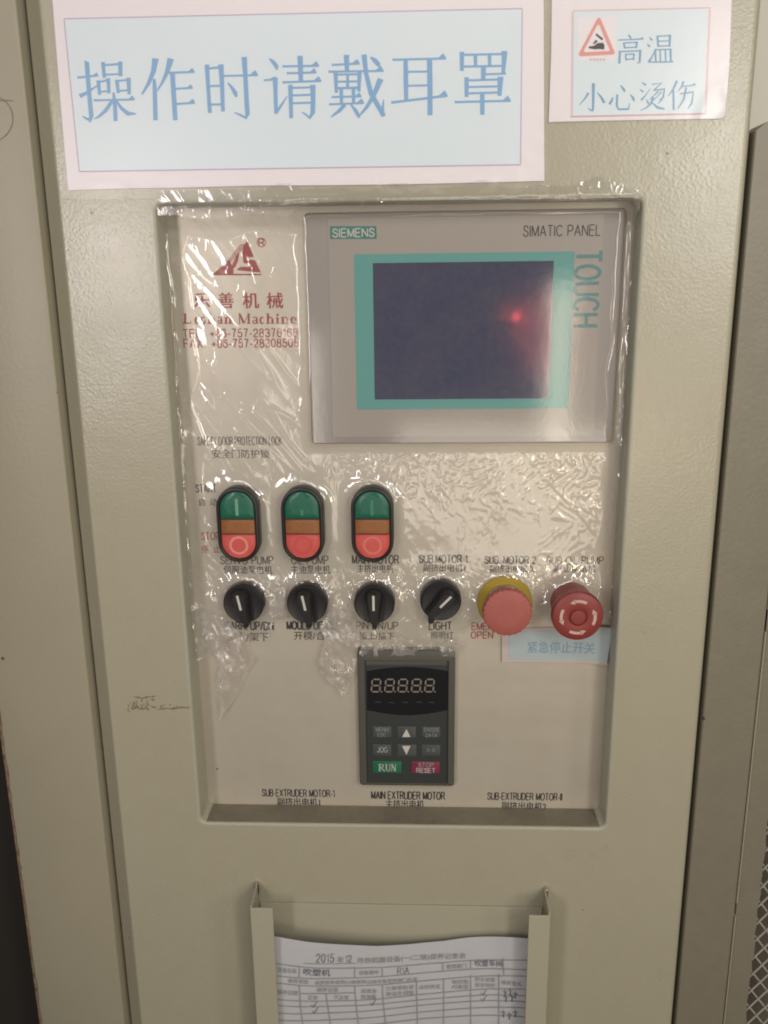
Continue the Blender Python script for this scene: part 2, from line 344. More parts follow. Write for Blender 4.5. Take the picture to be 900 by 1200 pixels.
def txt(parent, s, x0, x1, y0, y1, Y, m, bold=0., tilt=0., name='lettering', warp=warp_none, down=False, skew=0.):
    """text whose box covers photo pixels x0..x1, y0..y1 on the plane Y (tilt = pixels its right end is lower)"""
    xm, ym = (x0 + x1) / 2, (y0 + y1) / 2
    l, r_ = at(x0, ym, Y), at(x1, ym, Y); t, b = at(xm, y0, Y), at(xm, y1, Y)
    W = r_.x - l.x; H = t.z - b.z; cx = (l.x + r_.x) / 2; cz = (t.z + b.z) / 2
    ang = -math.atan2(tilt, x1 - x0); ca, sa = math.cos(ang), math.sin(ang)
    mb = MB()
    if all(c_ in GL or c_ == ' ' for c_ in s):
        polys, tw = lay(s)
        cnd = (H if down else W) / (tw * (W if down else H))
        mb_w = (.13 + bold * 5.) * (W if down else H) * min(1, cnd) ** .5
        for n_, pl_ in enumerate(polys):
            if down: L_ = [((y - .5) * W, -(x / tw - .5) * H) for x, y in pl_]
            else: L_ = [((x / tw - .5) * W, (y - .5) * H) for x, y in pl_]
            ribbon(mb, L_, mb_w, lambda x, z: warp(Vector((cx + x * ca - z * sa, Y - (n_ % 6) * 5e-6, cz + x * sa + z * ca))))
        return mb.build(name, m, parent)
    vs, fs = text_mesh(s, bold)
    for q_, sh in enumerate((-bold, bold, 0) if bold > .005 else (0,)):
        o = []
        for u, v in vs:
            x, z = (u - .5) * W + sh * H * .8, (v - .5) * H + (sh * H * .5 if q_ else 0)
            o.append(warp(Vector((cx + x * ca - z * sa, Y - q_ * 8e-6, cz + x * sa + z * ca))))
        mb.add(o, fs)
    return mb.build(name, m, parent)

class Ink:
    """flat printed strokes, points given in pixels of the photo through map function"""
    def __init__(s, Y, ox=0, oy=0, k=1., warp=warp_none): s.mb = MB(); s.Y = Y; s.o = (ox, oy, k); s.n = 0; s.warp = warp
    def p(s, x, y):
        ox, oy, k = s.o
        v = at(ox + x / k, oy + y / k, s.Y); v.y -= s.n * 4e-6
        return s.warp(v)
    def stroke(s, *pts):
        """(x, y, w) points -> ribbon with mitred joins"""
        n = len(pts); L = []; Rr = []
        for i, (x, y, w_) in enumerate(pts):
            a = pts[max(i - 1, 0)]; b = pts[min(i + 1, n - 1)]
            dx, dy = b[0] - a[0], b[1] - a[1]; d = math.hypot(dx, dy) or 1
            nx, ny = -dy / d * w_ / 2, dx / d * w_ / 2
            L.append((x + nx, y + ny)); Rr.append((x - nx, y - ny))
        s.n += 1
        k = len(L)
        s.mb.add([s.p(*q) for q in L] + [s.p(*q) for q in Rr], [(i, i + 1, k + i + 1, k + i) for i in range(k - 1)])
        return s
    def H(s, x0, y0, x1, y1, w_=13, hd=40):
        """printed-style horizontal with a triangular end"""
        s.stroke((x0, y0, w_ * 1.3), (x0 + 12, y0, w_), (x1 - 10, y1, w_))
        s.poly([(x1 - hd, y1 - w_ * .3), (x1 - hd * .38, y1 - hd * .62), (x1, y1 + w_ * .1), (x1 - 6, y1 + w_ * .45), (x1 - hd, y1 + w_ * .4)])
        return s
    def poly(s, pts):
        s.n += 1; s.mb.poly([s.p(*q) for q in pts]); return s
    def ring(s, cx, cy, ro, ri, n=28, a0=0, a1=360):
        s.n += 1; m_ = n
        vs = [s.p(cx + r_ * math.cos(R(a0 + (a1 - a0) * i / m_)), cy + r_ * math.sin(R(a0 + (a1 - a0) * i / m_))) for r_ in (ro, ri) for i in range(m_ + 1)]
        s.mb.add(vs, [(i, i + 1, m_ + 2 + i, m_ + 1 + i) for i in range(m_)]); return s
    def rect(s, x0, y0, x1, y1): return s.poly([(x0, y0), (x1, y0), (x1, y1), (x0, y1)])
    def build(s, name, m, parent): return s.mb.build(name, m, parent)

def quad(parent, name, m, pts, Y, back=None, rnd=0):
    """a thin sheet whose front corners lie at the given photo points"""
    P_ = [at(x, y, Y) for x, y in pts]
    mb = MB(); n = len(P_)
    mb.poly(P_)
    if back:
        B = [p + Vector((0, back, 0)) for p in P_]
        mb.add(P_ + B, [(i, n + i, n + (i + 1) % n, (i + 1) % n) for i in range(n)])
    return mb.build(name, m, parent)

def fill_loops(loops, y):
    """flat sheet with holes -> verts, faces"""
    bm = bmesh.new(); ed = []
    for lp in loops:
        vs = [bm.verts.new((p[0], y, p[1])) for p in lp]
        ed += [bm.edges.new((vs[i], vs[(i + 1) % len(vs)])) for i in range(len(vs))]
    bmesh.ops.triangle_fill(bm, use_beauty=True, use_dissolve=False, edges=ed, normal=(0, -1, 0))
    bm.verts.index_update()
    r_ = [tuple(v.co) for v in bm.verts], [tuple(v.index for v in f.verts) for f in bm.faces]
    bm.free(); return r_

# ================================================================ THE CABINET DOOR
XL, XR, ZB, ZT = -.1715, .1405, Z0 - .4055, Z0 + .0500       # recess opening
DL, DR, DB, DT = -.2335, .2000, Z0 - .80, Z0 + .36          # flat front of the door
PY = .025                                                   # plate of the recess
door = thing('cabinet_door', (0, 0, DB), 'beige painted steel cabinet door with rounded rectangular recess holding the control plate', 'cabinet door')
oc = ((XL + XR) / 2, (ZB + ZT) / 2); OW, OH = XR - XL, ZT - ZB
fr = .0022
ring0 = [(x + oc[0], z + oc[1]) for x, z in rrect(OW + 2 * fr, OH + 2 * fr, .0065, 6)]
v, f = fill_loops([[(DL, DB), (DR, DB), (DR, DT), (DL, DT)], ring0], 0)
mb = MB().add(v, f)
mb.build('front_sheet', M['paint'], door)
rg = []
for i in range(6):
    a = R(90 * i / 5); rg.append((rrect(OW + 2 * fr - 2 * fr * math.sin(a), OH + 2 * fr - 2 * fr * math.sin(a), .0065 - fr * .5 * math.sin(a), 6), fr * (1 - math.cos(a))))
rg.append((rrect(OW, OH, .0053, 6), .012)); rg.append((rrect(OW, OH, .0053, 6), PY + .004))
MB().rings(rg, oc, False).build('recess_wall', M['recess'], door, smooth=40)
MB().box(XL + .004, XR - .004, .0016, PY - .0004, ZB - .0002, ZB + .0004).build('grimy_ledge', M['ledge'], door)  # thin slab that carries the ledge's shade in its paint
# left folded edge (slants back), right rounded edge
def strip(prof, z0, z1):
    mb_ = MB(); n = len(prof)
    mb_.add([(x, y, z) for z in (z0, z1) for x, y in prof], [(i, i + 1, n + i + 1, n + i) for i in range(n - 1)])
    return mb_
pl = [(DL, 0.0)] + [(DL - .0022 * math.sin(R(a)), .0022 * (1 - math.cos(R(a)))) for a in (12, 25, 38, 50)]
pl += [(-.2490, .0150), (-.2490, .035)]
strip(pl, DB, DT).build('left_folded_edge', M['paint'], door, smooth=35)
pr = [(DR, 0.0)] + [(DR + .0042 * math.sin(R(a)), .0042 * (1 - math.cos(R(a)))) for a in (15, 30, 45, 60, 75, 90)] + [(.2042, .035)]
strip(pr, DB, DT).build('right_rounded_edge', M['paint'], door, smooth=35)
# scuffs on the paint
k = Ink(-.0003, 140, 800, 9)
rr = random.Random(3)
for a, b, c, d in ((150, 150, 240, 165), (235, 165, 330, 148), (320, 150, 385, 140), (330, 175, 370, 190), (125, 280, 200, 265), (190, 275, 300, 270), (330, 250, 390, 262), (400, 282, 520, 270), (510, 275, 620, 272), (615, 270, 690, 256), (680, 262, 750, 262)):
    k.stroke((a, b, 3), ((a + b * 0 + c) / 2, (b + d) / 2 + rr.uniform(-5, 5), rr.uniform(14, 24)), (c, d, 4))
for i in range(34):
    x, y = rr.uniform(80, 300), rr.uniform(170, 285); L_ = rr.uniform(10, 40); s_ = rr.choice((-1, 1))
    k.stroke((x, y, 2), (x + L_ * .4, y + s_ * L_ * .5, rr.uniform(6, 13)), (x + L_ * .8, y + s_ * L_ * .9, 2))
for i in range(14):
    x, y = rr.uniform(420, 620), rr.uniform(225, 265); k.stroke((x, y, 2), (x + 8, y + 5, 6), (x + 18, y + 8, 2))
k.build('scuff_mark', M['scuff'], door)['kind'] = 'stuff'
k = Ink(-.0003)
for p_ in (((660, 1006, .8), (668, 998, 1.8), (674, 995, .8)), ((664, 1008, .6), (676, 1004, 1.4), (682, 1006, .6)), ((706, 995, .6), (712, 990, 1.8), (714, 999, .8)), ((772, 1135, .5), (776, 1142, 1.2), (773, 1150, .5)), ((752, 738, .6), (756, 742, 1.6), (758, 739, .6)), ((690, 1004, .5), (697, 1000, 1), (700, 1003, .5))):
    k.stroke(*p_)
k.build('scuff_mark', M['scuff_faint'], door)['kind'] = 'stuff'

# ================================================================ SETTING BESIDE THE DOOR
def struct(o): o['kind'] = 'structure'; return o
struct(MB().box(-.60, .60, .16, .17, Z0 - 1.2, Z0 + 1.2).build('wall', M['wall'], None))
ib = MB().box(-.262, .2105, .040, .045, DB, DT).box(.2105, .36, .12, .125, DB, Z0 + .06); struct(ib.build('machine_interior', M['gap'], None))

# left column
lcol = thing('cabinet_column', (-.29, .004, DB), 'plain beige steel column left of the door with faint pen circle and rusty lower edge', 'steel column')
strip([(-.3235, .05), (-.3235, .0055), (-.3228, .0045), (-.3215, .004), (-.2530, .004), (-.2513, .0045), (-.2507, .0058), (-.2507, .035)], DB, DT).build('front_sheet', M['paint_flat'], lcol, smooth=50)
mb = MB(); rr = random.Random(5); zz = DB; e = []
while zz < Z0 - .30:
    e.append((zz, rr.uniform(.0008, .0026))); zz += .006
mb.add([(x, .0036 - .0001 * 0, z) for z, w_ in e for x in (-.3236, -.3236 + w_)], [(2 * i, 2 * i + 1, 2 * i + 3, 2 * i + 2) for i in range(len(e) - 1)])
mb.add([(-.3239, y, z) for z, w_ in e for y in (.0036, .03)], [(2 * i, 2 * i + 1, 2 * i + 3, 2 * i + 2) for i in range(len(e) - 1)])
mb.build('rusty_edge', M['rust'], lcol)
k = Ink(.0037)
k.ring(-12, 139, 27.6, 26.6, 30, -75, 80).stroke((-2, 118, .7), (8, 117.5, 1.2), (16, 118.5, .5))
k.build('pen_mark', M['scuff'], lcol)
struct(MB().box(-.40, -.3245, .06, .065, DB, DT).build('dark_opening', M['gap'], None))

# right guard panel
gp = thing('guard_panel', (.23, .003, DB), 'dark grey green steel guard panel right of the door with clipped top corner', 'guard panel')
zt = Z0 + .0905
def gpan(x0, x1, y):
    return [(x0, DB), (x1, DB), (x1, zt + .004), (x0 + .006, zt + .003), (x0, zt - .002)]
pts = gpan(.2085, .2452, 0)
mb = MB(); n = len(pts)
mb.add([(x, .003, z) for x, z in pts] + [(x + (-.0008 if i in (0, 4) else 0), .0040, z) for i, (x, z) in enumerate(pts)] + [(x + (-.0008 if i in (0, 4) else 0), .03, z) for i, (x, z) in enumerate(pts)],
       [tuple(range(n))] + [(i, (i + 1) % n, n + (i + 1) % n, n + i) for i in range(n)] + [(n + i, n + (i + 1) % n, 2 * n + (i + 1) % n, 2 * n + i) for i in range(n)])
mb.build('front_sheet', M['paint_dark'], gp)
mb = MB()
for a, b in ((Z0 - .80, Z0 - .484), (Z0 - .472, Z0 - .245), (Z0 - .228, Z0 + .02)):
    mb.box(.2456, .2468, .0015, .009, a, b, .0004)
mb.build('seam_bead', M['paint_flat'], gp)  # sheet joint, its edge highlight put in as a lighter strip
fl = MB()
jag = []; z = Z0 - .80; rr = random.Random(9)
while z < Z0 + .02:
    x = .2640 + rr.uniform(-.0008, .0008) + max(0, (z - (Z0 - .40))) * .25
    jag.append((x, z)); z += .008
fl.add([(.2470, .004, Z0 - .80)] + [(x, .004, z) for x, z in jag] + [(.2470, .004, jag[-1][1])], [tuple(range(len(jag) + 2))])
fl.build('mesh_frame', M['paint_dark'], gp)
wm = thing('wire_mesh', (.29, .010, DB), 'galvanised diamond wire mesh behind the guard panel at the lower right corner', 'wire mesh')
mb = MB()
def wire(p0, p1, r_=.0007):
    d = (Vector(p1) - Vector(p0)); L_ = d.length; t = d.normalized(); u = t.cross(Vector((0, 1, 0))).normalized(); v_ = t.cross(u)
    rs = []
    for q in (p0, p1):
        rs += [Vector(q) + r_ * (math.cos(R(a)) * u + math.sin(R(a)) * v_) for a in range(0, 360, 60)]
    mb.add(rs, [(i, (i + 1) % 6, 6 + (i + 1) % 6, 6 + i) for i in range(6)])
for i in range(-8, 34):
    z = Z0 - .80 + i * .0165
    wire((.2600, .008, z), (.300, .008, z + .052)); wire((.2600, .0095, z + .052), (.300, .0095, z))
mb.build('wires', M['wire'], wm)
struct(MB().box(.2475, .36, .05, .052, DB, Z0 + .02).build('guard_interior', M['brownback'], None))

# ================================================================ CONTROL PLATE
cp = thing('control_plate', (0, PY, ZB), 'silver grey control plate inside the door recess printed with black and red captions', 'control plate')
MB().box(XL - .006, XR + .006, PY, PY + .002, ZB - .012, ZT + .006).build('plate', M['plate'], cp)
TY = PY - .00015
def cap(s, x0, x1, y0, y1, m='ink_black', bold=0., **kw): return txt(cp, s, x0, x1, y0, y1, TY, M[m], bold, **kw)
cap('乐', 227, 246, 343, 361.5, 'ink_red', .03); cap('善', 256, 273.5, 343, 361.5, 'ink_red', .03)
cap('机', 284.5, 303, 343, 361.5, 'ink_red', .03); cap('械', 312.5, 331.5, 343, 361.5, 'ink_red', .03)
cap('TEL:', 214.5, 238, 386, 395.5, 'ink_red', .004); cap('+86-757-28376168', 246, 348.5, 385.5, 395, 'ink_red', .004)
cap('FAX:', 215.5, 240, 397.5, 407.5, 'ink_red', .004); cap('+86-757-28308505', 248, 349.5, 397.5, 407, 'ink_red', .004)
cap('SAFETY DOOR PROTECTION LOCK', 231.5, 330, 512, 521.5); cap('安全门防护锁', 248.5, 315.5, 526.5, 537, bold=.01)
cap('START', 229.5, 253, 568, 577, bold=.008); cap('启  动', 232.5, 254, 584, 593, bold=.01)
cap('STOP', 236, 257, 624, 632.5, 'ink_red', .004); cap('停  止', 236, 258, 639, 648, 'ink_red', .008)
cap('SERVO PUMP', 258.5, 320, 652, 661, bold=.0); cap('伺服油泵电机', 262, 319, 663, 672.5, bold=.02)
cap('OIL PUMP', 341.5, 384.5, 651.5, 661); cap('主油泵电机', 341, 387, 662.5, 672.5, bold=.02)
cap('MAIN MOTOR', 413, 467, 651, 660.5, bold=.01); cap('主挤出电机', 418.5, 461, 661.5, 671, bold=.015)
cap('SUB.MOTOR 1', 491.5, 547.5, 650.5, 659.5, bold=.01); cap('副挤出电机1', 496, 545, 660.5, 670, bold=.012)
cap('SUB. MOTOR 2', 568.5, 627.5, 652, 660.5, bold=.01); cap('副挤出电机 2', 574, 625, 662, 671, bold=.012)
cap('SUB OIL PUMP', 640.5, 707, 652.5, 661, bold=.0); cap('副油泵电机', 649, 698, 662, 671, bold=.012)
cap('CARR. UP/DN', 264, 320, 729, 738, bold=.02); cap('架上/架下', 266, 314.5, 741, 751.5, bold=.012)
cap('MOULD OP/CL', 336.5, 392, 728.5, 737.5, bold=.02); cap('开模/合模', 344.5, 392, 740, 750, bold=.012)
cap('PIN DN/UP', 418, 466, 729, 737.5); cap('插上/插下', 421, 462, 741, 749.5, bold=.008)
cap('LIGHT', 503, 529, 729, 738, bold=.01); cap('照明灯', 505, 531, 740, 749, bold=.008)
cap('EMERGENCY', 553, 612, 730, 738, 'ink_red'); cap('OPEN', 552, 577.5, 740.5, 748, 'ink_red', .004)
cap('SUB-EXTRUDER MOTOR-1', 307.5, 392, 925.5, 933.5, bold=.008); cap('副挤出电机1', 325, 375, 935, 945, bold=.02)
cap('MAIN EXTRUDER MOTOR', 435.5, 521, 928, 936.5, bold=.012); cap('主挤出电机', 452, 497, 937.5, 947.5, bold=.02)
cap('SUB-EXTRUDER MOTOR-II', 571.5, 658.5, 929.5, 937.5, bold=.008); cap('副挤出电机2', 588, 640, 940, 950, bold=.02)
# company emblem
k = Ink(TY, 200, 270, 5.625)
k.poly([(275, 293), (330, 240), (360, 232), (372, 205), (388, 196), (415, 262), (412, 285), (598, 287), (600, 296), (275, 296)])
k.poly([(440, 250), (462, 240), (528, 240), (528, 222), (480, 215), (470, 160), (480, 100), (505, 66), (515, 90), (548, 175), (508, 178), (514, 192), (556, 196), (596, 278), (440, 264)])
for i in range(9):
    y = 92 + i * 13; x = 480 - (y - 80) * .80
    k.poly([(x - 14, y), (x + 34 - i * 1.5, y), (x + 30 - i * 1.5, y + 7), (x - 18, y + 7)])
k.poly([(436, 160), (455, 140), (440, 215), (428, 240), (412, 252), (400, 235)])
k.ring(598, 80, 31, 26, 28)
k.build('emblem', M['ink_red'], cp)
txt(cp, 'R', 303.2, 309.5, 280, 288.5, TY, M['ink_red'], .01)

# serif lettering "Leshan Machine": thick stems, thin joins, slab feet
def serif(parent, spec, x0, y_base, y_cap, Y, m, name='lettering'):
    hgt = y_base - y_cap
    for ch, xa, xb in spec:
        w_ = xb - xa; k = Ink(Y)
        X = lambda u: xa + u * w_
        T = lambda t: y_base - t * hgt
        S = .21 * hgt; th = .07 * hgt
        def stem(u, t0, t1, l=True, t_=True, sw=S):
            k.stroke((X(u), T(t0), sw), (X(u), T(t1), sw))
            if l: k.stroke((X(u) - sw * .95, T(t0) - th / 2, th), (X(u) + sw * .95, T(t0) - th / 2, th))
            if t_: k.stroke((X(u) - sw * .95, T(t1) + th / 2, th), (X(u) + sw * .2, T(t1) + th / 2, th))
        def bow(cx, cy, rx, ry, a0, a1, w0, w1):
            n = 12
            k.stroke(*[(X(cx) + rx * w_ * math.cos(R(a0 + (a1 - a0) * i / n)), T(cy) - ry * hgt * math.sin(R(a0 + (a1 - a0) * i / n)), (w0 + (w1 - w0) * math.sin(math.pi * i / n)) * hgt) for i in range(n + 1)])
        if ch == 'L': stem(.3, 0, 1); k.stroke((X(0), T(0) - th, th * 1.6), (X(.95), T(0) - th, th * 1.6)); k.stroke((X(.93), T(0), th), (X(.95), T(.3), th * .6))
        elif ch == 'e': bow(.5, .33, .34, .30, 55, 330, .07, .19); bow(.5, .36, .34, .27, 0, 70, .12, .12); k.stroke((X(.15), T(.36), th), (X(.9), T(.36), th))
        elif ch == 's': bow(.5, .48, .3, .15, 20, 250, .07, .13); bow(.5, .19, .32, .16, -170, 70, .07, .15)
        elif ch in 'hn':
            stem(.27, 0, 1 if ch == 'h' else .65); stem(.78, 0, .45, t_=False); bow(.53, .42, .25, .2, 0, 160, .1, .12)
        elif ch == 'a': bow(.45, .47, .30, .16, 10, 150, .16, .10); stem(.70, .04, .5, False, False, S * .9); bow(.42, .18, .28, .16, 60, 330, .06, .12); k.stroke((X(.7), T(.05), th), (X(.98), T(.03), th))
        elif ch == 'c': bow(.52, .33, .34, .30, 45, 320, .07, .18)
        elif ch == 'i': stem(.5, 0, .62); k.ring(X(.5), T(.85), S * .6, 0.01, 12)
        elif ch == 'M':
            stem(.14, 0, 1, sw=th * 1.3); stem(.84, 0, 1); k.stroke((X(.12), T(1), S * .8), (X(.48), T(.05), S)); k.stroke((X(.48), T(.05), th), (X(.84), T(1), th))
        elif ch == 'R': stem(.24, 0, 1); bow(.35, .74, .38, .23, -90, 90, .07, .16); k.stroke((X(.42), T(.5), S * .7), (X(.92), T(.04), S * .8)); k.stroke((X(.75), T(0) - th / 2, th), (X(1), T(0) - th / 2, th))
        elif ch == 'U': stem(.2, .3, 1, False); stem(.85, .3, 1, False, sw=th * 1.5); bow(.52, .32, .33, .29, 180, 360, .14, .1)
        elif ch == 'N': stem(.18, 0, 1, sw=th * 1.4); stem(.85, 0, 1, sw=th * 1.4); k.stroke((X(.16), T(1), S), (X(.84), T(0), S))
        k.build(name, m, parent)
spec = []
for ch, a, b in (('L', 50, 108), ('e', 128, 163), ('s', 168, 205), ('h', 212, 268), ('a', 276, 318), ('n', 322, 376), ('M', 414, 500), ('a', 508, 552), ('c', 556, 592), ('h', 598, 655), ('i', 662, 690), ('n', 696, 752), ('e', 760, 802)):
    spec.append((ch, 205 + a / 5.625, 205 + b / 5.625))
serif(cp, spec, 0, 379.5, 367.2, TY, M['ink_red'])

# ================================================================ TOUCH PANEL
def wx(px, py, Y): return at(px, py, Y).x
HY = PY - .006
hx0, hx1 = (at(356, 249, HY).x + at(365, 519, HY).x) / 2, (at(735, 244, HY).x + at(717, 521, HY).x) / 2
hz1, hz0 = (at(356, 249, HY).z + at(735, 244, HY).z) / 2, (at(365, 519, HY).z + at(717, 521, HY).z) / 2
hm = thing('touch_panel', ((hx0 + hx1) / 2, PY, hz0), 'grey touch panel with dark screen in a teal surround, upper right of the plate', 'touch screen')
MB().box(hx0, hx1, HY, PY - .0003, hz0, hz1, .0022).build('housing', M['hmi'], hm, smooth=30)
def hrect(name, m, x0, y0, x1, y1, Y, th=.0003, b=.0):
    """axis-aligned thin slab on the panel from photo points TL, BR"""
    a, b_ = at(x0, y0, Y), at(x1, y1, Y)
    return MB().box(a.x, b_.x, Y, Y + th, b_.z, a.z, b).build(name, m, hm)
def avg(tl, tr, bl, br, Y):
    a, b, c, d = [at(*q, Y) for q in (tl, tr, bl, br)]
    return (a.x + c.x) / 2, (b.x + d.x) / 2, (c.z + d.z) / 2, (a.z + b.z) / 2
x0, x1, z0, z1 = avg((385, 254), (708, 252), (389, 512), (696, 512), HY)
MB().box(x0, x1, HY - .0004, HY, z0, z1, .0003).build('front_overlay', M['hmi_overlay'], hm)
x0, x1, z0, z1 = avg((415, 298), (673.5, 294.7), (418, 479), (665.7, 479), HY)
sx0, sx1, sz0, sz1 = avg((437, 308), (650, 306), (439, 467), (642, 468), HY)
mb = MB()
v, f = fill_loops([[(x0, z0), (x1, z0), (x1, z1), (x0, z1)], [(sx0, sz0), (sx1, sz0), (sx1, sz1), (sx0, sz1)]], HY - .0006)
mb.add(v, f); mb.build('teal_surround', M['teal'], hm)
mb = MB().rings([([(sx0, sz0), (sx1, sz0), (sx1, sz1), (sx0, sz1)], HY - .0006), ([(sx0 + .0004, sz0 + .0004), (sx1 - .0004, sz0 + .0004), (sx1 - .0004, sz1 - .0004), (sx0 + .0004, sz1 - .0004)], HY + .0006)], (0, 0), False)
mb.build('screen_edge', M['black'], hm)
MB().add([(sx0, HY - .0001 + 0, sz0), (sx1, HY - .0001, sz0), (sx1, HY - .0001, sz1), (sx0, HY - .0001, sz1)], [(0, 1, 2, 3)])
# screen sheet, finely divided so that it can stand in front of the overlay inside the teal frame
MB().add([(sx0, HY - .00048, sz0), (sx1, HY - .00048, sz0), (sx1, HY - .00048, sz1), (sx0, HY - .00048, sz1)], [(0, 1, 2, 3)]).build('screen', M['screen'], hm)
bd = quad(hm, 'maker_badge', M['teal_badge'], [(386.5, 265), (441, 265), (441.5, 280), (387, 280)], HY - .0006)
txt(hm, 'SIEMENS', 390, 438.5, 268, 277.5, HY - .0008, M['ink_white'], .006)
txt(hm, 'SIMATIC PANEL', 613.5, 703.5, 264, 276.5, HY - .0006, M['ink_black'], -.004)
txt(hm, 'TOUCH', 673.5, 702, 294, 382, HY - .0006, M['teal_ink'], .008, down=True)

# ================================================================ TWIN PUSH BUTTONS
def clip_capsule(hw, hh, za, zb, n=14):
    """outline of the part of an upright capsule between heights za and zb"""
    pts = []
    cz = hh - hw
    for i in range(n + 1):
        z = za + (zb - za) * i / n
        if z > cz: x = math.sqrt(max(hw * hw - (z - cz) ** 2, 0))
        elif z < -cz: x = math.sqrt(max(hw * hw - (z + cz) ** 2, 0))
        else: x = hw
        pts.append((x, z))
    rt = [p for p in pts]; lf = [(-x, z) for x, z in reversed(pts)]
    return rt + lf
def capsule(hw, hh, n=12):
    out = []
    for i in range(n + 1): a = R(180 * i / n); out.append((hw * math.cos(a), hh - hw + hw * math.sin(a)))
    for i in range(n + 1): a = R(180 + 180 * i / n); out.append((hw * math.cos(a), -(hh - hw) + hw * math.sin(a)))
    return out
BW, BH = .0153, .0281
def make_twin():
    t = thing('push_button', (0, 0, 0), '', 'push button', 'twin start and stop buttons')
    MB().rings([(capsule(BW * .97, BH * .98), 0), (capsule(BW, BH), -.001), (capsule(BW, BH), -.0105), (capsule(BW - .0006, BH - .0006), -.0117), (capsule(BW - .0016, BH - .0016), -.0120),
                (capsule(BW - .0024, BH - .0024), -.0114), (capsule(BW - .0026, BH - .0026), -.0100)], (0, 0), True).build('bezel', M['black'], t, smooth=40, loc=(0, 0, 0))
    hw, hh = BW - .0030, BH - .0030
    for nm, m, a, b in (('start_lens', 'green', .0050, hh), ('indicator_lens', 'orange', -.0062, .0042), ('stop_lens', 'red_lens', -hh, -.0070)):
        top = []
        o_ = clip_capsule(hw, hh, a, b, 18)
        cx, cz = 0, (a + b) / 2
        sc_ = lambda s: [(x * s, cz + (z - cz) * s) for x, z in o_]
        MB().rings([(o_, -.0098), (o_, -.0108), (sc_(.97), -.0112), (sc_(.6), -.0114)], (0, 0), True).build(nm, M[m], t, smooth=50, loc=(0, 0, 0))
    return t
def fix(o):
    # meshes were authored around the origin
    pass
twin = make_twin()
def mark(parent, name, m, kind, scale=1.):
    mb = MB()
    if kind == 'bar': mb.box(-.0011, .0011, -.01150, -.0113, .0074, .0074 + .0125 * scale)
    else:
        n = 32; ro, ri = .0070, .0052
        zc = -.0150
        vs = [(r_ * math.cos(2 * math.pi * i / n), -.01152, zc + r_ * math.sin(2 * math.pi * i / n)) for r_ in (ro, ri) for i in range(n)]
        mb.add(vs, [(i, (i + 1) % n, n + (i + 1) % n, n + i) for i in range(n)])
    o = mb.build(name, M[m], None); o.parent = parent; return o
b1, b2, b3 = twin, copy_tree(twin), copy_tree(twin)
zb_ = Z0 - .1690
def lens_children(o, nm): return [c for c in o.children if c.name.startswith(nm)][0]
for o, x, lab, mg, mr_, s_ in ((b1, -.1325, 'leftmost green amber and red twin push button, bright ring on its red half', 'mark_green', 'mark_red', 1),
                     (b2, -.0855, 'middle green amber and red twin push button with its marks worn away', 'mark_green_faint', 'mark_red_gone', .35),
                     (b3, -.0350, 'rightmost of the three twin push buttons, faint ring on its red half', 'mark_green_faint', 'mark_red_faint', .9)):
    o.location = (x, PY, zb_); o['label'] = lab
    mark(o, 'start_mark', M and mg, 'bar', s_); mark(o, 'stop_mark', mr_, 'ring')

# ================================================================ SELECTOR SWITCHES
def make_selector():
    t = thing('selector_switch', (0, 0, 0), '', 'selector switch', 'black rotary selector switches')
    MB().lathe([(.0150, 0), (.0152, -.001), (.0152, -.0085), (.0147, -.0103), (.0138, -.0110), (.0120, -.0104)], n=56).build('collar', M['black'], t, smooth=40, loc=(0, 0, 0))
    def outline(wt, wb, zt_, zb__, n=8):
        o_ = []
        for i in range(n + 1): a = R(180 * i / n); o_.append((wt * math.cos(a), zt_ - wt + wt * math.sin(a)))
        for i in range(n + 1): a = R(180 + 180 * i / n); o_.append((wb * math.cos(a), zb__ + wb + wb * math.sin(a)))
        return o_
    MB().rings([(outline(.0068, .0040, .0130, -.0138), -.0060), (outline(.0068, .0040, .0130, -.0138), -.0105), (outline(.0060, .0034, .0124, -.0134), -.0130), (outline(.0052, .0030, .0118, -.0126), -.0185), (outline(.0044, .0024, .0110, -.0118), -.0200)], (0, 0), True).build('handle', M['black_soft'], t, smooth=45, loc=(0, 0, 0))
    MB().rings([(outline(.0034, .0020, -.006, -.0198), -.0015), (outline(.0034, .0020, -.006, -.0198), -.0085), (outline(.0026, .0014, -.006, -.0190), -.0105)], (0, 0), True).build('pointer_tail', M['black_soft'], t, smooth=45, loc=(0, 0, 0))
    MB().box(-.00085, .00085, -.0204, -.0199, -.0010, .0105).build('pointer_line', M['ink_white'], t, loc=(0, 0, 0))
    return t
sel = make_selector()
sels = [sel] + [copy_tree(sel) for _ in range(3)]
for o, x, z, a, lab in zip(sels, (-.1320, -.0845, -.0345, .0145), (-.2300, -.2300, -.2300, -.2275), (11, 11, 0, -44),
        ('black rotary selector switch under the leftmost twin button, pointer leaning slightly left', 'black rotary selector switch below the middle twin button, pointer leaning slightly left', 'black rotary selector switch above the keypad, pointer straight up', 'black rotary selector switch turned diagonally to the right, beside the yellow collar')):
    o.location = (x, PY, Z0 + z); o.rotation_euler = (0, -R(a), 0); o['label'] = lab
    [c_ for c_ in o.children if c_.name.startswith('pointer_tail')][0].rotation_euler = (0, R(a) * .75 if a > 0 else R(a) * .45, 0)

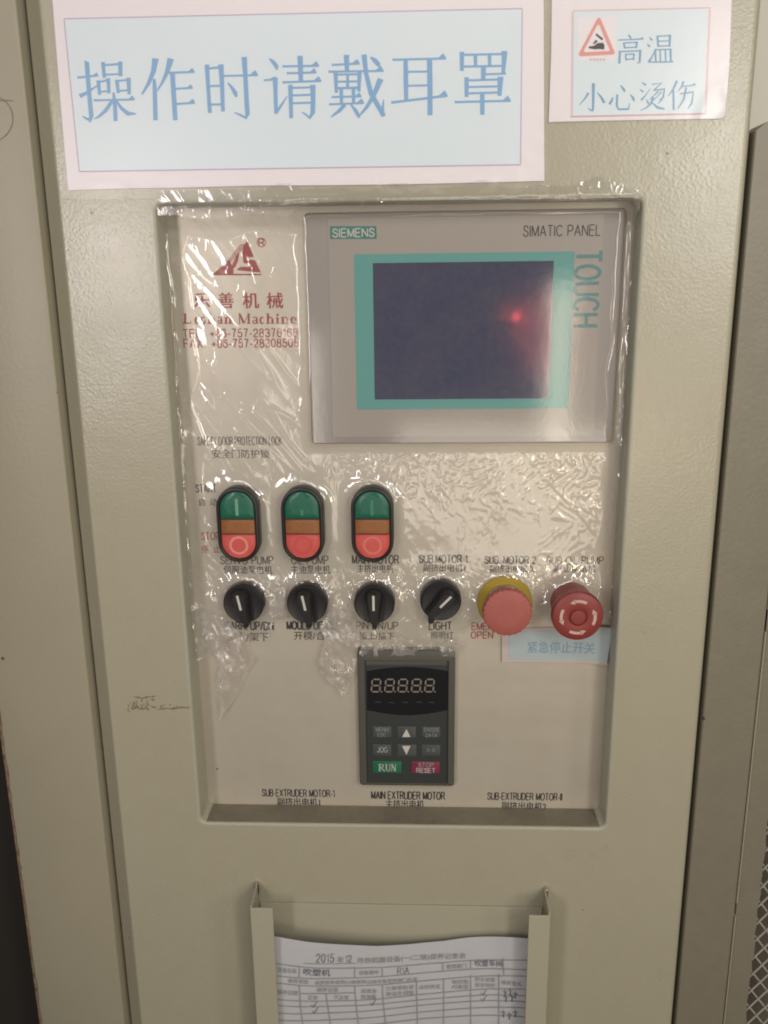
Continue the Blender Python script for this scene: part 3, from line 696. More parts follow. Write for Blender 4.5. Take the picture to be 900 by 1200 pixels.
# ================================================================ EMERGENCY STOPS
e1 = thing('emergency_stop', (.0622, PY, Z0 - .2313), 'flat pinkish red emergency stop button on a yellow collar', 'emergency stop', 'red emergency stop buttons')
E1 = (.0622, Z0 - .2313)
def yo(prof): return [(r_, PY - y) for r_, y in prof]
MB().lathe(yo([(.0205, 0), (.0205, .0022), (.0199, .0028), (.0120, .0030)]), E1, 64).build('collar', M['yellow'], e1, smooth=40)
MB().lathe(yo([(.0150, .002), (.0150, .0042), (.0143, .0052), (.0125, .0056), (.0118, .012), (.0118, .018)]), E1, 48, False).build('steel_ring', M['chrome'], e1, smooth=40)
def scallop(r_, amp, n=120, k_=26): return [((r_ + amp * math.cos(k_ * 2 * math.pi * i / n)) * math.cos(2 * math.pi * i / n), (r_ + amp * math.cos(k_ * 2 * math.pi * i / n)) * math.sin(2 * math.pi * i / n)) for i in range(n)]
MB().rings([(scallop(.0118, 0), PY - .0150), (scallop(.0172, .0003), PY - .0158), (scallop(.0177, .00035), PY - .0175), (scallop(.0177, .00035), PY - .0215), (scallop(.0172, .0003), PY - .0232), (scallop(.0160, .0001), PY - .0240), (scallop(.008, 0), PY - .0243)], E1, True).build('mushroom_cap', M['stop_red'], e1, smooth=35)
E2 = (.1110, Z0 - .2307)
e2 = thing('emergency_stop', (E2[0], PY, E2[1]), 'dark red twist release emergency stop with four pale curved arrows, near the right wall', 'emergency stop', 'red emergency stop buttons')
MB().lathe(yo([(.0150, 0), (.0152, .004), (.0150, .010), (.0146, .014), (.0155, .018), (.0176, .0225), (.0183, .0255), (.0183, .0285), (.0177, .0308), (.0162, .0318), (.0085, .0322), (.0068, .0318), (.0064, .0308)]), E2, 64).build('mushroom_cap', M['stop_dark'], e2, smooth=40)
MB().lathe(yo([(.0056, .0305), (.0056, .0322), (.0051, .0328), (.003, .0330)]), E2, 32).build('release_button', M['stop_dark'], e2, smooth=40)
for q in range(4):
    mb = MB(); n = 10; c0 = 90 * q + 62; c1 = 90 * q + 104
    ri, ro = .0109, .0130
    def pp(r_, a): return (E2[0] + r_ * math.cos(R(a)), PY - .03225 + (r_ - .0125) * 0, E2[1] + r_ * math.sin(R(a)))
    vs = [pp(r_, c0 + (c1 - c0) * i / n) for r_ in (ro, ri) for i in range(n + 1)]
    mb.add(vs, [(i, i + 1, n + 2 + i, n + 1 + i) for i in range(n)])
    mb.add([pp(ri - .0009, c1 - 2), pp(ro + .0009, c1 - 2), pp((ri + ro) / 2 - .0002, c1 + 17)], [(0, 1, 2)])
    mb.build('arrow', M['arrow'], e2)

# ================================================================ KEYPAD
KY = PY - .0065
kx0, kx1 = (at(419.5, 765, KY).x + at(420.5, 921, KY).x) / 2, (at(534.3, 765, KY).x + at(531.7, 922, KY).x) / 2
kz1, kz0 = at(476, 762, KY).z, at(476, 921.5, KY).z
kp = thing('keypad', ((kx0 + kx1) / 2, PY, kz0), 'dark grey drive keypad with five unlit digits and eight keys, below the selectors', 'keypad')
kc = ((kx0 + kx1) / 2, (kz0 + kz1) / 2); KW, KH = kx1 - kx0, kz1 - kz0
def KP(x, y, Y): return at(390 + x / 5.294, 740 + y / 5.294, Y)
a, b = KP(197, 172, KY + .002), KP(714, 935, KY + .002)
ic = ((a.x + b.x) / 2, (a.z + b.z) / 2); IW, IH = b.x - a.x, a.z - b.z
def off(l, c): return [(x + c[0], z + c[1]) for x, z in l]
MB().rings([(off(rrect(KW, KH, .0022, 5), kc), PY - .0003), (off(rrect(KW, KH, .0022, 5), kc), KY + .0015), (off(rrect(KW - .0012, KH - .0012, .0020, 5), kc), KY + .0003), (off(rrect(KW - .003, KH - .003, .0016, 5), kc), KY),
            (off(rrect(IW, IH, .0006, 5), ic), KY), (off(rrect(IW - .0004, IH - .0004, .0005, 5), ic), KY + .003)], (0, 0), False).build('bezel', M['kp'], kp, smooth=35)
FY = KY + .0022
MB().box(ic[0] - IW / 2 + .0001, ic[0] + IW / 2 - .0001, FY, FY + .001, ic[1] - IH / 2 + .0001, ic[1] + IH / 2 - .0001).build('face', M['kp_face'], kp)
def kpoly(name, m, pts, Y): return MB().poly([KP(x, y, Y) for x, y in pts]).build(name, m, kp)
kpoly('maker_strip', M['kp'], [(205, 175), (710, 178), (710, 208), (206, 206)], FY - .00012)
k = Ink(FY - .0003, 390, 740, 5.294)
for x in (330, 350, 400, 440, 470, 500, 540, 565): k.stroke((x, 176, 9), (x + 14, 177, 7))
k.build('worn_print', M['kp_win'], kp)
win = []
for i in range(13): t = i / 12; win.append((210 + 505 * t, 246 - 26 * math.sin(math.pi * t)))
for i in range(13): t = i / 12; win.append((712 - 500 * t, 488 + 32 * math.sin(math.pi * t)))
kpoly('display_window', M['kp_win'], win, FY - .00015)
DYY = FY - .00030
for i, xx in enumerate((236, 320, 402, 486, 568)):
    k = Ink(DYY, 390, 740, 5.294); xw = 52; sk = 8; t_ = 9
    X = lambda u, v_: xx + u * xw + (1 - v_) * sk + 2
    Yy = lambda v_: 297 + v_ * 77
    for (u0, v0, u1, v1) in ((.12, 0, .9, 0), (.12, .5, .9, .5), (.12, 1, .9, 1), (0, .06, 0, .44), (0, .56, 0, .94), (1, .06, 1, .44), (1, .56, 1, .94)):
        k.stroke((X(u0, v0), Yy(v0), t_ * .5), (X(u0 * .85 + u1 * .15, v0 * .85 + v1 * .15), Yy(v0 * .85 + v1 * .15), t_), (X(u0 * .15 + u1 * .85, v0 * .15 + v1 * .85), Yy(v0 * .15 + v1 * .85), t_), (X(u1, v1), Yy(v1), t_ * .5))
    k.ring(xx + 66, 374, 5, .1, 10)
    k.build('digit', M['seg'], kp)
k = Ink(DYY, 390, 740, 5.294)
for x, y in ((278, 437), (362, 441), (446, 440), (535, 438), (610, 440)): k.stroke((x - 15, y, 5), (x + 20, y + 1, 5))
k.build('indicator_row', M['seg_dim'], kp)
def key(x0, y0, x1, y1, m, nm='key'):
    a, b = KP(x0, y0, FY - .0008), KP(x1, y1, FY - .0008)
    return MB().box(a.x, b.x, FY - .0008, FY - .0001, b.z, a.z, .0005).build(nm, M[m], kp, smooth=40)
TK = FY - .00095
def kt(s, x0, x1, y0, y1, m='key_text_dim', bold=0.): txt(kp, s, 390 + x0 / 5.294, 390 + x1 / 5.294, 740 + y0 / 5.294, 740 + y1 / 5.294, TK, M[m], bold)
key(246, 590, 365, 657, 'kp_key'); kt('MENU', 268, 342, 598, 620); kt('ESC', 278, 330, 630, 652)
key(399, 590, 518, 660, 'kp_key'); key(550, 592, 668, 657, 'kp_key'); kt('ENTER', 567, 653, 600, 622); kt('DATA', 577, 645, 634, 656)
key(246, 702, 365, 772, 'kp_key'); kt('JOG', 277, 338, 718, 750, 'key_text'); key(399, 702, 520, 774, 'kp_key'); key(550, 704, 668, 772, 'kp_key'); kt('>>', 582, 638, 722, 752)
k = Ink(TK, 390, 740, 5.294); k.poly([(457, 605), (430, 655), (482, 655)]); k.poly([(430, 710), (482, 710), (457, 765)]); k.build('arrow_print', M['ink_white'], kp)
key(246, 805, 428, 880, 'kp_run'); serif(kp, [('R', 390 + 280 / 5.294, 390 + 325 / 5.294), ('U', 390 + 326 / 5.294, 390 + 358 / 5.294), ('N', 390 + 360 / 5.294, 390 + 394 / 5.294)], 0, 740 + 867 / 5.294, 740 + 822 / 5.294, TK, M['key_text'])
key(487, 807, 665, 882, 'kp_stop'); kt('STOP', 532, 624, 815, 840, 'key_text_dim', .01); kt('RESET', 520, 634, 849, 876, 'key_text', .01)

# ================================================================ NOTICES TAPED ON THE DOOR
big = thing('safety_notice', (-.04, 0, Z0 + .055), 'large white sheet with pale blue field and seven big blue characters, in a plastic sleeve', 'notice')
quad(big, 'paper', M['paper'], [(59, -30), (637, -30), (638, 212), (560, 214), (470, 216), (380, 217), (300, 217.5), (200, 220), (140, 221), (80, 223), (76, 180), (70, 110)], -.0010, .0004)
quad(big, 'blue_field', M['paper_blue'], [(75, 22), (612, 10), (610, 193), (93, 201)], -.0012)
k = Ink(-.0013); k.stroke((75, 22, 1.3), (612, 10, 1.3)); k.stroke((612, 10, 1.1), (610, 193, 1.1)); k.stroke((610, 193, 1.4), (93, 201, 1.4)); k.stroke((93, 201, 1.1), (75, 22, 1.1)); k.build('border_line', M['paper_border'], big)
CHY = -.0014
def ch(ox, oy, parent=big, m='blue_ink', Y=CHY, s=5.625): return Ink(Y, ox, oy, s)
k = ch(80, 60)   # 操
k.stroke((108, 62, 6), (122, 75, 30), (135, 250, 28), (152, 430, 30), (142, 468, 12)).stroke((150, 452, 24), (120, 445, 16), (93, 428, 7)).H(60, 173, 200, 160, 14, 34)
k.stroke((75, 296, 30), (120, 275, 20), (208, 215, 5)).stroke((228, 72, 26), (238, 175, 22)).stroke((230, 92, 14), (350, 84, 14)).stroke((342, 68, 30), (345, 165, 24)).stroke((240, 155, 12), (345, 150, 12))
k.stroke((197, 192, 24), (207, 288, 20)).stroke((200, 203, 12), (270, 190, 12)).stroke((263, 178, 26), (268, 278, 20)).stroke((207, 268, 12), (268, 262, 12))
k.stroke((320, 188, 24), (330, 276, 20)).stroke((322, 196, 12), (400, 188, 12)).stroke((397, 175, 28), (402, 284, 22)).stroke((330, 262, 12), (402, 256, 12))
k.H(168, 323, 440, 318, 13, 44).stroke((298, 272, 16), (308, 360, 26), (312, 460, 26)).stroke((292, 325, 22), (245, 392, 24), (200, 432, 16), (170, 448, 6)).stroke((315, 325, 12), (350, 375, 22), (395, 412, 28), (448, 412, 8))
k.build('character', M['blue_ink'], big)
k = ch(80, 60)   # 作
k.stroke((575, 48, 44), (562, 130, 32), (530, 210, 24), (485, 285, 12)).stroke((566, 182, 18), (570, 250, 28), (575, 455, 30)).stroke((676, 48, 42), (650, 140, 28), (620, 205, 18), (588, 260, 8))
k.H(665, 142, 835, 136, 14, 44).stroke((686, 145, 32), (706, 455, 30)).H(700, 247, 823, 242, 13, 40).H(712, 347, 838, 340, 14, 44)
k.build('character', M['blue_ink'], big)
k = ch(230, 55)  # 时
k.stroke((70, 116, 30), (78, 260, 24), (90, 435, 26)).stroke((80, 142, 15), (165, 134, 15)).stroke((162, 115, 36), (170, 250, 28), (176, 425, 24)).stroke((88, 258, 14), (168, 256, 14)).stroke((92, 380, 14), (174, 378, 14))
k.H(180, 191, 410, 186, 13, 56).stroke((316, 66, 36), (324, 200, 28), (332, 360, 30), (338, 445, 30)).stroke((342, 430, 28), (326, 468, 22), (290, 448, 14), (252, 432, 6)).stroke((208, 236, 8), (235, 268, 20), (258, 305, 28), (266, 330, 14))
k.build('character', M['blue_ink'], big)
k = ch(230, 55)  # 请
k.stroke((480, 75, 8), (508, 100, 26), (530, 130, 28), (532, 152, 10)).stroke((445, 220, 12), (490, 216, 14), (522, 205, 26)).stroke((520, 200, 34), (522, 300, 26), (526, 440, 24)).stroke((522, 438, 22), (560, 385, 16), (600, 324, 5))
k.H(568, 128, 812, 124, 14, 52).H(597, 173, 795, 168, 14, 46).H(568, 233, 827, 224, 14, 52).stroke((684, 58, 36), (690, 228, 28))
k.stroke((620, 250, 30), (626, 470, 24)).stroke((625, 270, 13), (770, 266, 13)).stroke((768, 250, 36), (770, 350, 30), (768, 440, 30)).stroke((768, 430, 28), (746, 468, 20), (722, 444, 12), (696, 430, 6)).stroke((636, 319, 13), (758, 315, 13)).stroke((636, 371, 13), (758, 367, 13))
k.build('character', M['blue_ink'], big)
k = ch(380, 50)  # 戴
k.H(50, 146, 236, 138, 14, 50).stroke((146, 80, 36), (150, 195, 26)).H(28, 191, 394, 186, 14, 56)
k.stroke((262, 78, 34), (275, 200, 28), (308, 335, 32), (392, 482, 30)).stroke((388, 486, 24), (385, 430, 18), (392, 374, 6)).stroke((372, 238, 38), (325, 350, 28), (280, 425, 22), (222, 492, 8)).stroke((305, 95, 10), (332, 115, 30), (358, 145, 30), (362, 160, 8))
k.stroke((74, 196, 28), (80, 330, 20)).stroke((78, 210, 13), (235, 208, 13)).stroke((233, 192, 28), (228, 322, 20)).stroke((154, 205, 16), (154, 305, 20)).stroke((84, 257, 13), (228, 255, 13)).stroke((84, 300, 16), (228, 297, 16))
k.stroke((112, 305, 24), (114, 408, 20)).stroke((192, 300, 24), (194, 405, 20)).H(48, 358, 248, 354, 13, 44).H(32, 406, 265, 398, 13, 50).stroke((135, 408, 26), (100, 448, 24), (44, 490, 8)).stroke((175, 408, 8), (205, 445, 24), (228, 485, 22), (232, 496, 6))
k.build('character', M['blue_ink'], big)
k = ch(380, 50)  # 耳
k.H(450, 112, 806, 104, 14, 56).stroke((536, 110, 28), (538, 250, 30), (540, 385, 26)).stroke((694, 108, 34), (697, 300, 34), (697, 478, 32)).stroke((552, 192, 13), (682, 190, 13)).stroke((552, 284, 13), (682, 281, 13)).H(442, 393, 816, 350, 16, 58)
k.build('character', M['blue_ink'], big)
k = ch(460, 50)  # 罩
k.stroke((457, 60, 30), (457, 186, 24)).stroke((465, 80, 14), (740, 74, 14)).stroke((738, 55, 40), (734, 140, 28), (728, 205, 22)).stroke((468, 157, 14), (728, 153, 14)).stroke((546, 84, 24), (548, 155, 20)).stroke((640, 80, 24), (640, 152, 20))
k.stroke((600, 158, 34), (598, 245, 28)).H(605, 208, 750, 204, 13, 30).stroke((488, 228, 28), (488, 358, 24)).stroke((495, 248, 14), (712, 242, 14)).stroke((712, 224, 38), (705, 350, 26)).stroke((502, 292, 13), (698, 288, 13)).stroke((502, 334, 14), (702, 328, 14))
k.H(410, 391, 782, 383, 14, 56).stroke((592, 340, 28), (592, 475, 28))
k.build('character', M['blue_ink'], big)

sm = thing('hot_surface_notice', (.16, 0, Z0 + .095), 'small white notice with red warning triangle and six thin blue characters at top right', 'notice')
quad(sm, 'paper', M['paper'], [(647, -30), (858, -30), (855, 80), (849, 134), (848, 138), (842, 139), (750, 140.5), (643, 143), (646, 60)], -.0010, .0004)
quad(sm, 'blue_field', M['paper_blue'], [(673, 14), (829, 10), (824, 133), (671, 137)], -.0012)
k = Ink(-.0013)
def dotted(x0, y0, x1, y1, step=3.2, w_=1.4, fill=.5):
    n = int(math.hypot(x1 - x0, y1 - y0) / step)
    for i in range(n):
        a_, b_ = i / n, (i + fill) / n
        k.stroke((x0 + (x1 - x0) * a_, y0 + (y1 - y0) * a_, w_), (x0 + (x1 - x0) * b_, y0 + (y1 - y0) * b_, w_))
dotted(672, 12.5, 831, 9); dotted(832, 9, 827, 133); dotted(670, 137, 671, 13)
k.stroke((669, 136.5, 1.2), (827, 133, 1.2))
k.build('border_line', M['pink_line'], sm)
quad(sm, 'white_patch', M['paper'], [(677, 21), (722, 20), (722, 70), (677, 71)], -.0013)
k = Ink(-.0015, 670, 10, 5.625)
def tri(s_): cx, cy = 166, 222; return [(cx + (x - cx) * s_, cy + (y - cy) * s_) for x, y in ((180, 60), (190, 66), (284, 290), (278, 302), (56, 314), (46, 300), (168, 68))]
o_, i_ = tri(1), tri(.72)
for j in range(7): k.poly([o_[j], o_[(j + 1) % 7], i_[(j + 1) % 7], i_[j]])
k.build('warning_triangle', M['triangle'], sm)
k = Ink(-.0016, 670, 10, 5.625)
k.stroke((160, 168, 12), (204, 204, 14)); k.poly([(112, 250), (150, 245), (170, 228), (205, 225), (216, 240), (214, 270), (185, 266), (150, 268), (114, 262)]); k.poly([(160, 205), (172, 215), (150, 235), (140, 230)])
k.build('burned_hand_symbol', M['ink_black'], sm)
k = Ink(-.0016, 670, 10, 5.625)
for i, x in enumerate(range(118, 220, 22)): k.stroke((x, 334, 5), (x + 14, 333, 5)); k.stroke((x + 6, 326, 4), (x + 7, 344, 4))
k.build('fine_print', M['pink_line'], sm)
def chars(data):
    for strokes in data:
        k = Ink(-.0014, 670, 10, 5.625)
        for s_ in strokes: k.stroke(*s_)
        k.build('character', M['blue_ink_grey'], sm)
chars([
 [((372, 172, 6), (384, 185, 14), (390, 200, 8)), ((305, 208, 7), (440, 202, 8), (472, 196, 14)), ((343, 225, 12), (350, 264, 10)), ((345, 227, 8), (430, 222, 8)), ((430, 218, 14), (425, 262, 10)), ((350, 258, 8), (428, 254, 8)), ((318, 278, 14), (314, 362, 14)), ((318, 284, 8), (450, 278, 8)), ((452, 272, 16), (448, 355, 13), (430, 362, 5)), ((355, 298, 10), (358, 342, 9)), ((355, 302, 8), (410, 300, 8)), ((410, 296, 11), (408, 340, 9)), ((358, 335, 8), (410, 332, 8))],
 [((512, 188, 5), (530, 210, 14)), ((498, 233, 5), (515, 252, 14)), ((508, 352, 16), (528, 320, 9), (556, 262, 3)), ((565, 178, 13), (570, 252, 11)), ((565, 182, 8), (645, 178, 8)), ((648, 172, 16), (645, 252, 12)), ((570, 215, 7), (642, 213, 7)), ((570, 248, 8), (645, 245, 8)), ((550, 268, 12), (555, 352, 11)), ((550, 272, 8), (650, 268, 8)), ((652, 264, 14), (653, 350, 11)), ((583, 275, 9), (585, 350, 9)), ((617, 272, 9), (620, 350, 9)), ((505, 353, 8), (640, 352, 9), (668, 348, 13))],
 [((143, 492, 20), (142, 600, 15), (140, 668, 14)), ((142, 672, 14), (128, 672, 10), (106, 656, 4)), ((110, 556, 16), (90, 590, 10), (48, 638, 3)), ((168, 552, 5), (195, 585, 14), (216, 622, 18))],
 [((272, 586, 8), (262, 610, 16), (248, 632, 16)), ((300, 566, 13), (297, 640, 13), (308, 664, 13), (375, 662, 13), (382, 622, 4)), ((322, 505, 6), (345, 535, 16), (350, 550, 8)), ((386, 566, 6), (405, 590, 16), (412, 610, 10))],
 [((462, 487, 5), (490, 505, 14)), ((450, 532, 5), (472, 550, 14)), ((458, 604, 14), (485, 575, 8), (518, 526, 3)), ((530, 500, 8), (592, 490, 11), (540, 540, 8)), ((540, 540, 7), (612, 530, 14), (602, 588, 12), (578, 602, 5)), ((572, 545, 9), (510, 602, 4)), ((592, 548, 8), (545, 602, 4)), ((492, 598, 5), (507, 628, 12)), ((596, 598, 10), (568, 628, 4)), ((540, 585, 16), (520, 630, 12), (490, 655, 8), (452, 672, 4)), ((530, 620, 6), (565, 652, 16), (612, 662, 12))],
 [((694, 476, 14), (670, 530, 12), (636, 578, 4)), ((670, 540, 12), (672, 668, 12)), ((738, 480, 14), (722, 520, 9), (698, 546, 4)), ((725, 514, 7), (790, 507, 8), (815, 498, 14)), ((712, 562, 8), (802, 550, 12), (792, 622, 12), (765, 662, 5)), ((755, 520, 12), (738, 600, 9), (698, 662, 4))],
])

# sleeves (clear sheets lying over the notices and their tape)
def grid_sheet(name, m, parent, corners, Y, n, hfun, cfun=None, loc=None):
    """wrinkled sheet: corners TL,TR,BR,BL in photo points"""
    tl, tr, br, bl = [at(x, y, Y) for x, y in corners]
    nx, nz = n; mb = MB(); cr = []
    for j in range(nz + 1):
        for i in range(nx + 1):
            u, v_ = i / nx, j / nz
            p = (tl * (1 - u) + tr * u) * (1 - v_) + (bl * (1 - u) + br * u) * v_
            p = p.copy(); p.y -= hfun(p, u, v_); mb.v.append(p); cr.append(cfun(p, u, v_) if cfun else 0)
    mb.f = [(j * (nx + 1) + i, j * (nx + 1) + i + 1, (j + 1) * (nx + 1) + i + 1, (j + 1) * (nx + 1) + i) for j in range(nz) for i in range(nx)]
    o = mb.build(name, m, parent, smooth=180)
    at_ = o.data.attributes.new('crumple', 'FLOAT', 'POINT'); at_.data.foreach_set('value', cr)
    return o
def ss(a, b, x): t = min(max((x - a) / (b - a), 0), 1); return t * t * (3 - 2 * t)
def nz(p, s, seed=0.): return noise.noise(Vector((p.x * s + seed, p.z * s - seed, seed * 1.7)))
def ridge(p, s, seed=0.): return (1 - abs(nz(p, s, seed)) * 2.2)
def sl_h(p, u, v_):
    e = max(0, v_ - .86) / .14
    return .0006 + .0001 * nz(p, 14, 2) + (.0004 + .0012 * ss(.4, .85, u)) * e * max(0, ridge(p, 55, 1)) ** 3 + (.0010 * max(0, (u - .86) / .14) * max(0, v_ - .5) * 2 * ridge(p, 70, 3))
grid_sheet('plastic_sleeve', M['sleeve'], big, [(47, -30), (641, -30), (641, 226), (73, 234)], -.0018, (200, 90), sl_h)
grid_sheet('tape_film', M['tape'], sm, [(645, -30), (860, -30), (850, 139), (642, 145)], -.0018, (70, 60), lambda p, u, v_: .0004 + .0001 * nz(p, 30, 5) + .0010 * max(0, u + v_ - 1.6) * ridge(p, 90, 2))

# ================================================================ PALE SLIP UNDER THE RED BUTTONS
slip = thing('caption_slip', (.085, PY, Z0 - .29), 'pale blue paper slip with six characters stuck under the two red buttons', 'paper slip')
def slip_w(v_):
    t = max(0, v_.x - .112) / .0275
    v2 = v_.copy(); v2.y -= .004 * t * t; u = max(0, .068 - v_.x) / .012; v2.y -= .0015 * u
    return v2
def slip_sheet(name, m, pts0, pts1, Y):
    mb = MB(); n = 24; vs = []
    for i in range(n + 1):
        for e in (pts0, pts1):
            t = i / n; vs.append(slip_w(at(e[0][0] + (e[1][0] - e[0][0]) * t, e[0][1] + (e[1][1] - e[0][1]) * t, Y)))
    mb.add(vs, [(2 * i, 2 * i + 2, 2 * i + 3, 2 * i + 1) for i in range(n)])
    return mb.build(name, m, slip, smooth=60)
slip_sheet('paper', M['note_white'], ((588, 737), (716, 733)), ((588, 776), (710, 777)), PY - .0012)
slip_sheet('blue_field', M['note'], ((596, 741), (716, 735)), ((596, 773), (710, 773.5)), PY - .0014)
txt(slip, '紧急停止开关', 618, 697, 752, 765.5, PY - .0016, M['note_ink'], .006, warp=slip_w)

# ================================================================ WRINKLED FILM OVER THE PLATE
film = thing('clear_film', (0, PY, ZB + .13), 'wrinkled clear plastic film stretched over the plate and torn around the knobs', 'plastic film')
obst = [('cap', -.1325, zb_, BW, BH - BW), ('cap', -.0855, zb_, BW, BH - BW), ('cap', -.0350, zb_, BW, BH - BW),
        ('c', -.1320, Z0 - .230, .0152, 0), ('c', -.0845, Z0 - .230, .0152, 0), ('c', -.0345, Z0 - .230, .0152, 0), ('c', .0145, Z0 - .2275, .0152, 0),
        ('c', E1[0], E1[1], .0205, 0), ('c', E2[0], E2[1], .0160, 0)]
def odist(x, z):
    best = 9
    for k_, cx, cz, r_, hh in obst:
        dz = max(abs(z - cz) - hh, 0) if k_ == 'cap' else z - cz
        best = min(best, math.hypot(x - cx, dz) - r_)
    return best
fx0, fx1, fz0, fz1 = -.1700, .1390, Z0 - .292, Z0 + .0630
step = .00105
nx = int((fx1 - fx0) / step); nzz = int((fz1 - fz0) / step)
def film_edge(x):
    """height of the torn lower edge"""
    e = Z0 - .262 + .006 * noise.noise(Vector((x * 45, 3, 0))) + .004 * noise.noise(Vector((x * 160, 7, 0)))
    e += .022 * ss(-.118, -.104, x) * (1 - ss(-.094, -.085, x))       # lifted between the knobs
    e += .016 * ss(.022, .040, x)
    e -= .010 * (1 - ss(-.165, -.13, x))
    return e
vid = {}; vs = []; cr = []; fs = []; fk = []
for j in range(nzz + 1):
    z = fz0 + j * step
    for i in range(nx + 1):
        x = fx0 + i * step
        d = odist(x, z)
        if z < film_edge(x) or d < .0006 or (z > ZT + .004 and (x < XL + .004)) or z > ZT + .0095 + .006 * noise.noise(Vector((x * 40, 5, 1))): continue
        p = Vector((x, 0, z))
        y = PY - .0030
        over = ss(hx0 - .006 - .006 * abs(noise.noise(Vector((z * 45, 1, 9)))), hx0 + .001, x) * (1 - ss(hx1 - .001, hx1 + .004, x)) * ss(hz0 - .007, hz0 + .001, z)
        y -= .0044 * over
        up = ss(ZT - .018 + .011 * over + .012 * (1 - .8 * over) * noise.noise(Vector((x * 25, 2, 2))), ZT + .002, z)                # rises to the door at the top
        y = y * (1 - up) + (-.0012) * up
        side = (1 - ss(XL + .001, XL + .016 + .012 * noise.noise(Vector((z * 32, 4, 9))), x)) + ss(XR - .012 + .005 * noise.noise(Vector((z * 40, 8, 9))), XR - .001, x)
        y -= .010 * side * (1 - up)
        logo = math.exp(-((x + .105) / .055) ** 2 - ((z - Z0 + .022) / .042) ** 2)
        near = math.exp(-max(d, 0) / .0050)
        y -= .0046 * near
        # wrinkles: long diagonal pulls, tight flecks, puckers round the knobs
        lower = 1 - ss(Z0 - .225, Z0 - .185, z)
        q = Vector((x * .80 + z * .60, 0, -x * .60 + z * .80))
        lw = noise.noise(Vector((q.x * 95, q.z * 17, 1.3)))
        diag = max(0, 1 - abs(lw) * 3) ** 2
        fleck = max(0, 1 - abs(noise.noise(Vector((x * 190 + 3 * nz(p, 30, 4), z * 120, 4.1)))) * 3.2)
        mask = ss(-.15, .35, nz(p, 16, 6)) * (1 - .98 * over * (1 - up))
        band = ss(Z0 - .182, Z0 - .135, z) * (1 - ss(Z0 - .10, Z0 - .085, z)) * ss(-.08, -.03, x)
        lt = (1 - ss(-.10, -.05, x))
        amp = (.00012 + .00038 * lt * (1 - over) * (1 - .85 * logo) + .00034 * band + .0006 * lower) * (1 - .96 * over * (1 - up))
        y -= amp * diag * (.5 + mask) + (.00030 * mask * (1 - .8 * lt) + .00034 * band * (1 - over) + .00045 * lower) * fleck * fleck
        y -= .0011 * lower * ridge(p, 42, 9) + .0005 * lower * ridge(p, 110, 5)
        y -= .0004 * (1 - .9 * over) * noise.noise(Vector((x * 30, z * 22, 8)))
        y = min(y, PY - .0009) if up < .5 else min(y, -.0006)
        vid[(i, j)] = len(vs); vs.append(Vector((x, y, z)))
        fk.append((1 - over * (1 - up)) * (.28 + .75 * max(band * .6, up, lt * .22, lower)) * (1 - .75 * logo))
        wad = math.exp(-((x + .108) / .009) ** 2 - ((z - Z0 + .232) / .016) ** 2) + math.exp(-((x + .060) / .012) ** 2 - ((z - Z0 + .245) / .018) ** 2) + math.exp(-((x + .155) / .014) ** 2 - ((z - Z0 + .25) / .03) ** 2)
        cr.append(min(1, .30 * lower * (.2 + .8 * fleck * fleck) + .6 * wad + .45 * ss(Z0 - .215, Z0 - .15, z) * (1 - over) * (.55 + .45 * mask) * (1 - .6 * lt) + .22 * diag * lt * (1 - over)))
for (i, j), a in vid.items():
    b, c, d = vid.get((i + 1, j)), vid.get((i + 1, j + 1)), vid.get((i, j + 1))
    if b is not None and c is not None and d is not None: fs.append((a, b, c, d))
mb = MB(); mb.v = vs; mb.f = fs
fo = mb.build('film_sheet', M['film'], film, smooth=180)
at_ = fo.data.attributes.new('crumple', 'FLOAT', 'POINT'); at_.data.foreach_set('value', cr)
at_ = fo.data.attributes.new('fleck', 'FLOAT', 'POINT'); at_.data.foreach_set('value', fk)

